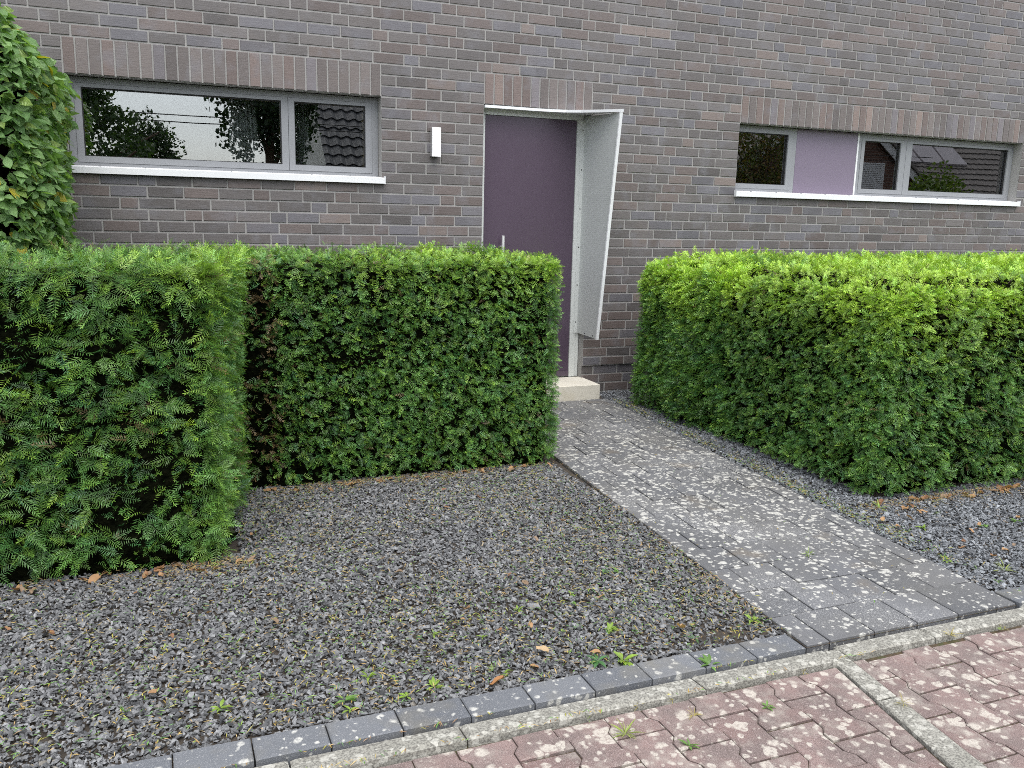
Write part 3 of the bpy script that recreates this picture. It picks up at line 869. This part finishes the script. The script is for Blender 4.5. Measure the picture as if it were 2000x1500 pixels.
hb = tag(empty('hornbeam_hedge', (-.5, -.85, 0)), 'tall leafy hornbeam hedge at the far left edge beside the window', 'hedge')
HB = np.array([-.5, -.85, 0])
lo, hi = (-1.5, -1.62, 0), (.085, -.12, 3.10)
P, Nn = rbox_points((lo[0], lo[1], -.8), hi, .34, [FR, RT, TP, LF_, BK], [1350, 1500, 900, 100, 200])
P = P+Nn*(.04*noise(P, 3, 1)+.03*noise(P, 8, 0)-rng.exponential(.03, len(P)))[:, None]
P[:, 0] -= .80*np.maximum(0, P[:, 2]-2.36)+.075
kp = (P[:, 2] > 1.15) & (P[:, 0] > -.85) & (noise(P, 7, 2) > -.62)
P, Nn = P[kp], Nn[kp]; n_ = len(P)
D = np.c_[rng.normal(size=n_)*.75, rng.normal(size=n_)*.75, rng.uniform(-1.15, .35, n_)]+Nn*.6
up = Nn*.8+np.array([0, 0, .55])+rng.normal(size=(n_, 3))*.62
Xa, Da, Za = orient(D, up)
ls = rng.uniform(.050, .092, n_)
k = np.clip(rng.beta(2, 2.4, n_)+.15*noise(P, 6, 1), 0, 1)
tint = np.array([.085, .185, .055])+(np.array([.270, .430, .165])-np.array([.085, .185, .055]))*k[:, None]
yl = rng.random(n_) < .025; tint[yl] = np.array([.42, .36, .04])
lg = rng.random(n_) < .10; tint[lg] = np.array([.20, .30, .07])
uvz = project(P); vis = (uvz[:, 0] > -10) & (uvz[:, 0] < 260) & (uvz[:, 1] > -10) & (uvz[:, 1] < 480)
score = np.where(vis & ((Nn*(CAM-P)).sum(1) > 0), ls/uvz[:, 2], 0)
top = set(np.argsort(-score)[:300].tolist())
lms = []
for tv, tf, tu in LT: lms.append(mesh('leaf', tv, [tf], {'luv': ('FLOAT_VECTOR', tu)}, smooth=True))
SVv, SFf, STt, SUu = [], [], [], []; base = 0
for i in range(n_):
    w_ = i % 3; tv, tf, tu = LT[w_]
    if i in top:
        o = obj('leaf', lms[w_], M['leaf'], hb, tint[i])
        R_ = Matrix(((Xa[i][0], Da[i][0], Za[i][0]), (Xa[i][1], Da[i][1], Za[i][1]), (Xa[i][2], Da[i][2], Za[i][2])))
        o.location = P[i]-HB; o.rotation_euler = R_.to_euler(); o.scale = (ls[i],)*3
    else:
        SVv.append(P[i]-HB+ls[i]*(tv[:, 0:1]*Xa[i]+tv[:, 1:2]*Da[i]+tv[:, 2:3]*Za[i])); SFf.append(tf+base); base += len(tv)
        STt.append(np.tile(tint[i], (len(tv), 1))); SUu.append(tu)
o = obj('foliage', mesh('foliage', np.concatenate(SVv), [np.concatenate(SFf)], {'tint': ('FLOAT_VECTOR', np.concatenate(STt)), 'luv': ('FLOAT_VECTOR', np.concatenate(SUu))}, smooth=True), M['leaf'], hb, (0, 0, 0)); o['kind'] = 'stuff'
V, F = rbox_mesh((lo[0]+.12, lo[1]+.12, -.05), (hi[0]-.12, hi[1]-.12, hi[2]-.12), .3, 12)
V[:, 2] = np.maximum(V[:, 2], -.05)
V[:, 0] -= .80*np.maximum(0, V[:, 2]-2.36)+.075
obj('shade_core', mesh('shade_core', V-HB, [F], smooth=True), M['core'], hb)  # added solid core, shade between the leaves painted as near-black
mb2 = MB()
for i in rng.integers(0, n_, 500):
    a = P[i]-Nn[i]*.14; mb2.tube(a-HB, P[i]-HB+Da[i]*.01, .0035, .0012, 4)
tw = mb2.build('twigs', M['bark'], hb); tw['kind'] = 'stuff'

# ------------------------------------------------------------------ gravel
def in_front_bed(P):
    x, y = P[:, 0], P[:, 1]
    ok = (y > -4.528) & (y < -1.95) & (x < 2.79+SH*(y-YF)-.004) & (x > -1.1)
    ok &= ~((x < .84) & (y > -2.98))
    ok &= ~((x > 1.0) & (x < 2.88) & (y > -1.98))
    return ok
def in_right_bed(P):
    x, y = P[:, 0], P[:, 1]
    ok = (y > -4.51) & (y < .0) & (x > 3.932+SH*(y-YF)) & (x < 5.75)
    ok &= ~((x > 4.45) & (y > -3.28) & (y < -.5)) & ~((x > 4.75) & (y > -.6))
    ok &= ~((x < 4.16) & (y > -.33))
    return ok
chip = np.array([(1.1,.7,-.5),(-1.1,.8,-.4),(-1.0,-.8,.5),(1.0,-.9,.4),(.3,.5,1.0),(-.2,-.4,-1.0)], float)
cf = np.array([(4,0,1),(4,1,2),(4,2,3),(4,3,0),(5,1,0),(5,2,1),(5,3,2),(5,0,3)])
def gravel(name, label, fn, box, dens, bare=None, gain=1.0):
    A = (box[1]-box[0])*(box[3]-box[2]); n_ = int(A*dens)
    P = np.c_[rng.uniform(box[0], box[1], n_), rng.uniform(box[2], box[3], n_), np.zeros(n_)]
    P = P[fn(P)]
    if bare is not None: P = P[rng.random(len(P)) > bare(P)]
    n_ = len(P)
    s = rng.lognormal(0, .30, n_)*.0068
    sh_ = np.c_[rng.uniform(.8, 1.35, n_), rng.uniform(.6, 1.0, n_), rng.uniform(.4, .75, n_)]*s[:, None]
    V = chip[None]*rng.uniform(.65, 1.2, (n_, 6, 3))+rng.normal(0, .12, (n_, 6, 3))
    V *= sh_[:, None, :]
    a = rng.uniform(0, 6.283, n_); b = rng.normal(0, .42, n_); c_ = rng.normal(0, .42, n_)
    ca, sa, cb, sb, cc, sc_ = np.cos(a), np.sin(a), np.cos(b), np.sin(b), np.cos(c_), np.sin(c_)
    x, y, z = V[..., 0], V[..., 1], V[..., 2]
    y, z = y*cb[:, None]-z*sb[:, None], y*sb[:, None]+z*cb[:, None]
    x, z = x*cc[:, None]+z*sc_[:, None], -x*sc_[:, None]+z*cc[:, None]
    x, y = x*ca[:, None]-y*sa[:, None], x*sa[:, None]+y*ca[:, None]
    V = np.stack([x, y, z], -1)
    P[:, 2] = -.009+rng.uniform(0, .013, n_)+.004*noise(P*np.array([1, 1, 0]), 2.0)
    V = V+P[:, None, :]
    F = cf[None]+(np.arange(n_)*6)[:, None, None]
    k = rng.beta(1.5, 2.3, n_); tint = np.array([.042, .043, .046])*gain+(np.array([.330, .334, .342])-np.array([.042, .043, .046]))*gain*k[:, None]
    pale = rng.random(n_) < .02; tint[pale] = np.array([.24, .22, .19])
    T = np.repeat(tint, 6, 0)
    o = obj(name, mesh(name, V.reshape(-1, 3), [F.reshape(-1, 3)], {'tint': ('FLOAT_VECTOR', T)}), M['gravel'], None, (0, 0, 0))
    tag(o, label, 'gravel', None, 'stuff')
    print(name, n_)
def bare(P):
    d1 = np.exp(-(((P[:, 0]-2.55)/.22)**2+((P[:, 1]+4.44)/.075)**2)); d2 = np.exp(-(((P[:, 0]-1.9)/.35)**2+((P[:, 1]+3.9)/.20)**2))
    d3 = np.exp(-((P[:, 0]-(2.79+SH*(P[:, 1]-YF)))/.05)**2)
    return np.clip(.93*d1+.38*d2+.10*d3, 0, .95)
gravel('gravel', 'dark basalt chippings between the left hedges and the kerb', in_front_bed, (-.62, 2.9, -4.53, -1.95), 8800, bare)
gravel('gravel', 'blue grey basalt chippings along the right hedge and path edge', in_right_bed, (3.9, 5.75, -4.51, 0), 8800, None, np.array([1.10, 1.15, 1.20]))

# ------------------------------------------------------------------ litter: clippings (uncountable), dry leaves, weeds
def clippings(name, label, n_, sampler, cols, zf, gate=-9):
    P = sampler(n_); n_ = len(P)
    ang = rng.uniform(0, 6.283, n_); l = rng.uniform(.012, .034, n_); w_ = rng.uniform(.0022, .0050, n_)
    d = np.c_[np.cos(ang), np.sin(ang), rng.normal(0, .22, n_)]; s_ = np.c_[-np.sin(ang), np.cos(ang), np.zeros(n_)]
    P = P[noise(P, 2.3, 2)+.7*noise(P, 9.0, 1)+rng.normal(0, .45, n_) > gate]; n_ = len(P); ang = ang[:n_]; l = l[:n_]; w_ = w_[:n_]
    d = d[:n_]; s_ = s_[:n_]
    P[:, 2] = zf+rng.uniform(0, .006, n_)+.008
    V = np.stack([P-d*l[:, None]/2, P+s_*w_[:, None]/2+np.array([0, 0, .002]), P+d*l[:, None]/2, P-s_*w_[:, None]/2+np.array([0, 0, .002])], 1)
    F = np.arange(n_*4).reshape(-1, 4)
    c_ = np.array(cols)[rng.integers(0, len(cols), n_)]*rng.uniform(.7, 1.25, n_)[:, None]
    o = obj(name, mesh(name, V.reshape(-1, 3), [F], {'tint': ('FLOAT_VECTOR', np.repeat(c_, 4, 0))}), M['weed'], None, (0, 0, 0))
    tag(o, label, 'clippings', None, 'stuff')
green = [(.13, .28, .06), (.22, .34, .06), (.38, .36, .08), (.44, .32, .10), (.13, .26, .10)]
straw = [(.40, .27, .12), (.46, .34, .15), (.26, .16, .09), (.32, .21, .11), (.46, .37, .17)]
def s_bed(n_):
    P = np.c_[rng.uniform(-.6, 2.85, n_), rng.uniform(-4.53, -2.0, n_), np.zeros(n_)]
    P = P[in_front_bed(P)]
    return P[(noise(P, 1.6, 1) > -.4+.5*rng.normal(size=len(P)))]
clippings('yew_clippings', 'green and yellow yew clippings strewn over the left gravel', 13000, s_bed, green+straw[:2], .004)
def s_edge(n_):
    q = rng.random(n_); off = np.abs(rng.normal(0, .075, n_)); P = np.zeros((n_, 3))
    a = q < .33; P[a] = np.c_[rng.uniform(-.5, .9, a.sum()), -3.05-off[a]*1.3, np.zeros(a.sum())]
    a = (q >= .33) & (q < .6); P[a] = np.c_[rng.uniform(.95, 2.9, a.sum()), -2.06-off[a], np.zeros(a.sum())]
    a = (q >= .6) & (q < .72); y_ = rng.uniform(-4.4, -2.1, a.sum()); P[a] = np.c_[2.785+SH*(y_-YF)-off[a]*.9, y_, np.zeros(a.sum())]
    a = q >= .72; P[a] = np.c_[rng.uniform(4.2, 5.9, a.sum()), -3.38-off[a]*1.3, np.zeros(a.sum())]
    return P
clippings('straw_litter', 'straw coloured dead needles lying along the hedge feet', 4200, s_edge, straw+[(.2, .11, .05), (.20, .15, .09), (.30, .30, .09)], .006, .0)
def s_path(n_):
    y_ = rng.uniform(-4.6, -.4, n_); sd_ = rng.random(n_) < .6; off = np.abs(rng.normal(0, .075, n_))
    xr = 3.935+SH*(y_-YF)
    x_ = np.where(sd_, xr+off, 2.79+SH*(y_-YF)+rng.uniform(0, 1.138, n_))
    keep = sd_ | (rng.random(n_) < .12)
    return np.c_[x_, y_, np.zeros(n_)][keep]
clippings('path_litter', 'yellow green clippings along the right edge of the path', 3200, s_path, green+[(.34, .30, .06), (.38, .30, .08)], .010, -.1)
def s_kerb(n_):
    x_ = rng.uniform(0, 3.0, n_); q = rng.random(n_)
    y_ = np.where(q < .55, -4.757+rng.normal(0, .008, n_), -4.658+rng.normal(0, .004, n_))
    P = np.c_[x_, y_, np.zeros(n_)]
    return P[noise(P, 4, 0) > -.1]
clippings('gutter_litter', 'dry clippings caught in the joint of the grey gutter stones', 420, s_kerb, green+straw, -.006)

dry_me = []
for s in range(3):
    r = np.random.default_rng(40+s); V, F = [], []
    n = 5
    for i in range(n+1):
        v = i/n; hw = .30*math.sin(math.pi*min(1, v*.9+.08))*r.uniform(.75, 1.15)+.01
        for u in (-1, 0, 1): V.append((u*hw, v-.5, .10*math.sin(v*4+s)+(.16*abs(u)*r.uniform(.3, 1.3))))
    for i in range(n):
        for j in (0, 1): F.append((3*i+j, 3*i+j+1, 3*i+j+4, 3*i+j+3))
    dry_me.append(mesh('dry_leaf', V, [F], smooth=True))
def dry(x, y, size, z=.008, col=None, label='small dry brown leaf lying by the hedge foot', group='dry leaves at the hedge feet'):
    o = obj('dry_leaf', dry_me[random.randrange(3)], M['dry'], None, col or random.choice([(.24, .125, .06), (.30, .17, .085), (.20, .10, .055), (.34, .20, .10), (.22, .15, .10)]))
    o.location = (x, y, z); o.scale = (size*random.uniform(.8, 1.2), size, size)
    o.rotation_euler = (random.uniform(-.35, .35), random.uniform(-.35, .35), random.uniform(0, 6.28))
    tag(o, label, 'leaf', group)
gl_, gg_ = 'small dry brown leaf scattered on the dark gravel', 'dry leaves scattered on the gravel'
for _ in range(26): dry(random.uniform(-.35, .88), -3.07-abs(random.gauss(0, .045)), random.uniform(.03, .06))
for _ in range(24): dry(random.uniform(.98, 2.88), -2.07-abs(random.gauss(0, .04)), random.uniform(.03, .055))
for _ in range(26): dry(random.uniform(4.35, 5.6), -3.40-abs(random.gauss(0, .07)), random.uniform(.04, .075))
k = 0
while k < 34:
    x, y = random.uniform(-.1, 2.7), random.uniform(-4.5, -2.3)
    if in_front_bed(np.array([[x, y, 0]]))[0]: dry(x, y, random.uniform(.022, .045), .012, None, gl_, gg_); k += 1
for _ in range(26): dry(random.uniform(4.1, 5.3), random.uniform(-4.45, -3.5), random.uniform(.022, .045), .012, None, gl_, gg_)
dry(2.40, -4.355, .062, .016, (.42, .26, .13), 'curled tan leaf on the gravel near the path corner', None)
dry(1.80, -4.345, .060, .016, (.46, .33, .20), 'flat pale tan leaf in the middle of the gravel', None)
dry(1.56, -4.50, .055, .016, (.36, .17, .07), 'orange brown leaf beside the dark edging stones', None)

def weed(x, y, z, n_, size, label, col, up=.6, group=None):
    V, F, T = [], [], []; tv, tf, tu = leaf_template(.34 if up < 1 else .10, .2, .35, 4)
    for i in range(n_):
        a = random.uniform(0, 6.28); e = random.uniform(.15, up)
        d = np.array([[math.cos(a)*math.cos(e), math.sin(a)*math.cos(e), math.sin(e)]])
        X_, D_, Z_ = orient(d, np.array([[0, 0, 1.0]])+rng.normal(size=(1, 3))*.1)
        s_ = size*random.uniform(.6, 1.1); b = sum(len(q) for q in V)
        st = D_[0]*s_*random.uniform(0, .35)
        V.append(st+s_*(tv[:, 0:1]*X_[0]+tv[:, 1:2]*D_[0]+tv[:, 2:3]*Z_[0])); F.append(tf+b)
        T.append(np.tile(np.array(col)*random.uniform(.75, 1.3), (len(tv), 1)))
    o = obj('weed', mesh('weed', np.concatenate(V), [np.concatenate(F)], {'tint': ('FLOAT_VECTOR', np.concatenate(T))}), M['weed'], None, (0, 0, 0), (x, y, z))
    tag(o, label, 'weed', group)
G1, G2, G3 = (.115, .22, .05), (.20, .30, .05), (.36, .30, .10)
weed(2.345, -4.640, .004, 13, .050, 'leafy weed growing in the kerb joint left of the path', G1, .7)
weed(2.06, -4.50, .004, 16, .052, 'bushy light green weed on the gravel by the edging', G2, .9)
weed(1.97, -4.47, .004, 9, .055, 'dark feathery weed lying left of the bushy weed', (.07, .17, .06), .5)
weed(2.13, -4.27, .006, 10, .036, 'bright green weed alone in the middle of the gravel', G2, .9)
weed(1.86, -4.875, -.024, 20, .050, 'yellowish grass tuft between red pavers at bottom centre', (.24, .30, .07), 1.3)
weed(2.13, -4.86, -.024, 12, .030, 'dry grass clump in the red paver joint below the gutter', G3, 1.3)
weed(2.02, -5.00, -.024, 8, .030, 'small green seedling in the red pavers under the dry clump', G1, .8)
weed(2.40, -4.90, -.024, 8, .028, 'tiny green weed on the red pavers below the path corner', G1, .9)
weed(2.72, -4.385, .004, 9, .040, 'light green weed at the soil corner beside the path', G2, .8)
weed(3.43, -3.90, .008, 14, .045, 'grass blades in a joint of the paved path', G2, 1.1)
weed(4.31, -3.46, .004, 16, .060, 'light green grass tuft under the right hedge corner', G2, 1.2)
weed(4.29, -3.80, .004, 10, .040, 'small bright weed on the right gravel beside the path', G2, .8)
weed(4.20, -4.36, .004, 14, .050, 'grassy weeds at the right path edge near the kerb', (.22, .27, .06), 1.2)
weed(3.42, -4.745, -.008, 16, .042, 'yellow moss and grass by the right gutter stone joint', G3, 1.2)
weed(2.845, -5.06, -.010, 12, .032, 'dry grass at the edge of the grey drain strip', G3, 1.2)
weed(1.05, -4.42, .004, 10, .036, 'low green weed near the edging left of centre', G1, .7)
weed(1.35, -4.44, .004, 10, .040, 'green clover like weed close to the edging stones', G2, .6)

k = 0
while k < 34:
    x, y = random.uniform(-.2, 2.6), -4.5+abs(random.gauss(0, .42))
    if not in_front_bed(np.array([[x, y, 0]]))[0] or noise(np.array([[x, y, 0]]), 1.7, 2)[0] < -.3: continue
    weed(x, y, .006, random.randint(4, 8), random.uniform(.018, .034), 'tiny green weed sprouting in the dark gravel', random.choice((G1, G2, (.08, .18, .06))), random.choice((.6, .9, 1.2)), 'tiny weeds in the gravel'); k += 1
for _ in range(12):
    weed(random.uniform(3.98, 5.2), -4.46+abs(random.gauss(0, .35)), .006, random.randint(4, 8), random.uniform(.020, .040), 'tiny green weed among the right hand gravel', random.choice((G1, G2)), random.choice((.6, 1.1)), 'tiny weeds in the right gravel')
for _ in range(9):
    x = random.uniform(.9, 4.2); weed(x, -4.757+random.uniform(-.005, .01), -.024, random.randint(6, 12), random.uniform(.018, .030), 'small dry grass tuft in the joint below the gutter', random.choice((G2, G3, (.30, .26, .10))), 1.3, 'grass tufts along the gutter joint')

# ------------------------------------------------------------------ the far side of the street (seen mirrored in the windows)
def tree(name, label, base, crown, n_, lsize, cols, trunk_r, cone=False):
    root = tag(empty(name, base), label, 'tree'); B = np.array(base, float)
    cx, cy, cz, rx, ry, rz = crown
    q = rng.normal(size=(n_, 3)); q /= np.linalg.norm(q, axis=1)[:, None]
    rad = rng.uniform(.35, 1.0, n_)**.5
    if cone:
        h_ = rng.random(n_)**1.0; ang = rng.uniform(0, 6.283, n_); rr = (1-h_)*rng.uniform(.5, 1, n_)*(1+.18*np.sin(h_*60))
        P = np.c_[cx+rx*rr*np.cos(ang), cy+ry*rr*np.sin(ang), cz-rz+2*rz*h_-.25*rr]
    else:
        P = np.array([cx, cy, cz])+q*rad[:, None]*np.array([rx, ry, rz])*(1+.22*noise(q*2, 2.2, 0)[:, None])
        P = P[noise(P, 1.6, 1) > -.65]
    n_ = len(P); D = rng.normal(size=(n_, 3)); Nn = rng.normal(size=(n_, 3))
    X_, D_, Z_ = orient(D, Nn); s_ = rng.uniform(.6, 1.2, n_)*lsize
    qv = np.array([(-.35, .5, 0), (0, 0, 0), (.35, .5, 0), (0, 1, 0)])
    V = P[:, None]+s_[:, None, None]*(qv[None, :, 0:1]*X_[:, None]+qv[None, :, 1:2]*D_[:, None])-B
    c_ = np.array(cols)[rng.integers(0, len(cols), n_)]*rng.uniform(.7, 1.2, n_)[:, None]
    o = obj('crown', mesh('crown', V.reshape(-1, 3), [np.arange(n_*4).reshape(-1, 4)], {'tint': ('FLOAT_VECTOR', np.repeat(c_, 4, 0))}), M['tree'], root, (0, 0, 0))
    b = MB(); b.tube((0, 0, -.15), (cx-B[0], cy-B[1], cz-B[2]+rz*.3), trunk_r, trunk_r*.35, 8)
    for k_ in range(7):
        a = k_*2.4; b.tube((0, 0, (cz-B[2])*(.5+.06*k_)), ((cx-B[0])+rx*.6*math.cos(a), (cy-B[1])+ry*.6*math.sin(a), (cz-B[2])+rz*(.1*k_-.3)), trunk_r*.4, trunk_r*.12, 6)
    b.build('trunk', M['bark'], root)
    return root
dkg = [(.020, .045, .018), (.028, .060, .022), (.016, .035, .015)]
mdg = [(.045, .09, .028), (.06, .11, .03), (.035, .07, .025)]
tree('conifer', 'dark conifer across the street mirrored in the left window', (-.9, -12.2, -.1), (-.9, -12.2, 2.6, 3.2, 2.6, 2.7), 16000, .11, mdg, .16, True)
tree('broadleaf_tree', 'round tree across the street mirrored left in the window', (.45, -18, -.1), (.45, -18, 2.6, .85, .85, 1.15), 8800, .10, dkg+mdg, .14)
tree('columnar_tree', 'dark dense tree mirrored in the middle of the left window', (2.75, -11.2, -.1), (2.75, -11.2, 4.6, 1.15, 1.0, 2.4), 17000, .11, dkg, .13)
tree('garden_tree', 'olive green tree mirrored in the leftmost pane of the right window', (17.0, -14.2, -.1), (17.0, -14.2, 3.4, 1.3, 1.2, 1.7), 9000, .10, [(.12, .15, .04), (.17, .17, .05), (.09, .13, .04), (.20, .13, .05)], .10)
tree('garden_shrub', 'light green shrub mirrored in the right window', (19.3, -10.0, -.1), (19.3, -10.0, 2.0, .95, .9, .9), 3500, .12, [(.10, .17, .035), (.14, .20, .04)], .05)

def pantile_roof(name, root, x0, x1, ya, za, yb, zb, mat, tw_=.30, tl=.36, amp=.035):
    """tiled slope from eave (ya,za) to ridge (yb,zb) along x"""
    L_ = math.hypot(yb-ya, zb-za); ny = max(2, int(L_/tl)); nx = int((x1-x0)/tw_*6)
    uy, uz = (yb-ya)/L_, (zb-za)/L_; ny_, nz_ = -uz, uy
    if nz_ < 0: ny_, nz_ = -ny_, -nz_
    V, F = [], []
    xs_ = np.linspace(x0, x1, nx+1)
    for r in range(ny):
        for e, (t_, lift) in enumerate(((r*tl, .045), ((r+1)*tl+.02, .0))):
            w_ = amp*np.sin((xs_-x0)/tw_*2*math.pi)+lift
            V.extend(np.c_[xs_, ya+uy*t_+ny_*w_, za+uz*t_+nz_*w_].tolist())
        b = r*2*(nx+1)
        F.append(np.array([(b+i, b+i+1, b+nx+2+i, b+nx+1+i) for i in range(nx)]))
        if r < ny-1: F.append(np.array([(b+nx+1+i, b+nx+2+i, b+2*(nx+1)+i+1, b+2*(nx+1)+i) for i in range(nx)]))
    o = obj(name, mesh(name, np.array(V)-np.array(root.location), F), mat, root)
    return o
h1 = tag(empty('tiled_house', (8.5, -18, 0)), 'neighbour house with dark pantile roof mirrored in the left window', 'house')
L1 = np.array(h1.location)
b = MB(); b.box(4.9-L1[0], 13-L1[0], -21.5+18, -15.3+18, -.12, 2.35); b.build('wall', M['render'], h1)
pantile_roof('roof', h1, 4.65, 13.2, -14.95, 2.2, -18.4, 5.6, M['tile'])
pantile_roof('roof', h1, 4.65, 13.2, -21.9, 2.2, -18.45, 5.6, M['tile'])
b = MB(); b.add([(4.9-L1[0], -15.3+18, 2.352), (4.9-L1[0], -21.5+18, 2.352), (4.9-L1[0], -18.42+18, 5.45), (5.1-L1[0], -15.3+18, 2.352), (5.1-L1[0], -21.5+18, 2.352), (5.1-L1[0], -18.42+18, 5.45)], [(0,1,2), (5,4,3), (0,3,4,1), (1,4,5,2), (2,5,3,0)]); b.build('gable', M['render'], h1)
b = MB()
for x in (6.2, 9.0, 11.4): b.box(x-L1[0], x+1.1-L1[0], -15.3+18.005, -15.3+18.03, .9, 2.0)
b.build('window', M['shutter'], h1)
# brick gable house opposite the right windows
h2 = tag(empty('gabled_house', (23, -16, 0)), 'brick gabled house with white shutter mirrored in the right window', 'house')
L2 = np.array(h2.location)
b = MB(); y0, y1 = .6, -8
poly = [(16.6, -.12), (25.9, -.12), (25.9, 1.9), (20.6, 5.70), (16.6, 2.83)]
n = len(poly); V = [(x-L2[0], y0, z) for x, z in poly]+[(x-L2[0], y1, z) for x, z in poly]
b.add(V, [list(range(n)), [n+i for i in reversed(range(n))]]+[[i, n+i, n+(i+1) % n, (i+1) % n] for i in range(n)])
b.build('wall', M['redbrick'], h2)
b = MB()
for (xa, za, xb, zb) in ((20.6, 5.80, 26.6, 1.50), (20.6, 5.80, 16.2, 2.65)):
    d = np.array([xb-xa, zb-za]); nrm = np.array([d[1], -d[0]])/np.linalg.norm(d)*.26
    if nrm[1] > 0: nrm = -nrm
    q = [(xa, za), (xb, zb), (xb+nrm[0], zb+nrm[1]), (xa+nrm[0], za+nrm[1])]
    V = [(x-L2[0], .78, z) for x, z in q]+[(x-L2[0], .74, z) for x, z in q]
    b.add(V, [(0,1,2,3), (7,6,5,4), (0,4,5,1), (1,5,6,2), (2,6,7,3), (3,7,4,0)])
b.build('barge_board', M['shutter'], h2)
b = MB()
for (xa, za, xb, zb) in ((20.6, 5.82, 26.6, 1.52), (20.6, 5.82, 16.2, 2.67)):
    V = [(xa-L2[0], .85, za), (xb-L2[0], .85, zb), (xb-L2[0], -8.2, zb), (xa-L2[0], -8.2, za)]; V += [(x, y, z+.1) for x, y, z in V]
    b.add(V, [(3,2,1,0), (4,5,6,7), (0,1,5,4), (1,2,6,5), (2,3,7,6), (3,0,4,7)])
b.build('roof', M['tile2'], h2)
sw = MB()
for z in np.arange(1.5, 3.5, .06): sw.box(21.4-L2[0], 22.9-L2[0], .61, .64, z, z+.05)
sw.build('shutter', M['shutter'], h2)
h3_ = tag(empty('tiled_bungalow', (29, -19, 0)), 'low house with brown roof and roof lights mirrored in the right window', 'house')
L3 = np.array(h3_.location)
b = MB(); b.box(-4.5, 6, -3, 2.2, -.12, 1.9); b.build('wall', M['redbrick'], h3_)
pantile_roof('roof', h3_, 24.3, 35.3, -16.4, 1.75, -20.0, 4.9, M['tile2'], .3, .34, .012)
sp_ = MB()
for i, xa in enumerate((27.0, 28.2, 29.4)):
    ya, za, yb, zb = -18.80, 3.90, -19.80, 4.775
    V = [(xa-29, ya+19, za), (xa+1.08-29, ya+19, za), (xa+1.08-29, yb+19, zb), (xa-29, yb+19, zb)]; V += [(x, y+.04, z+.06) for x, y, z in V]
    sp_.add(V, [(3,2,1,0), (4,5,6,7), (0,1,5,4), (1,2,6,5), (2,3,7,6), (3,0,4,7)])
sp_.build('roof_light', M['solar'], h3_)

for i, (z, dz) in enumerate(((3.62, .10), (4.25, .12), (3.48, .08))):
    b = MB(); pts = [(-8+2.0*q, -14.5, z+dz*((q-8)/8)**2) for q in range(17)]
    for a, e in zip(pts[:-1], pts[1:]): b.tube(a, e, .012, n=5)
    tag(b.build('overhead_wire', M['gasket']), ('thicker overhead cable mirrored low in the left window', 'upper thin overhead cable mirrored in the left window', 'lowest thin overhead cable mirrored in the left window')[i], 'cable', 'cables across the street')
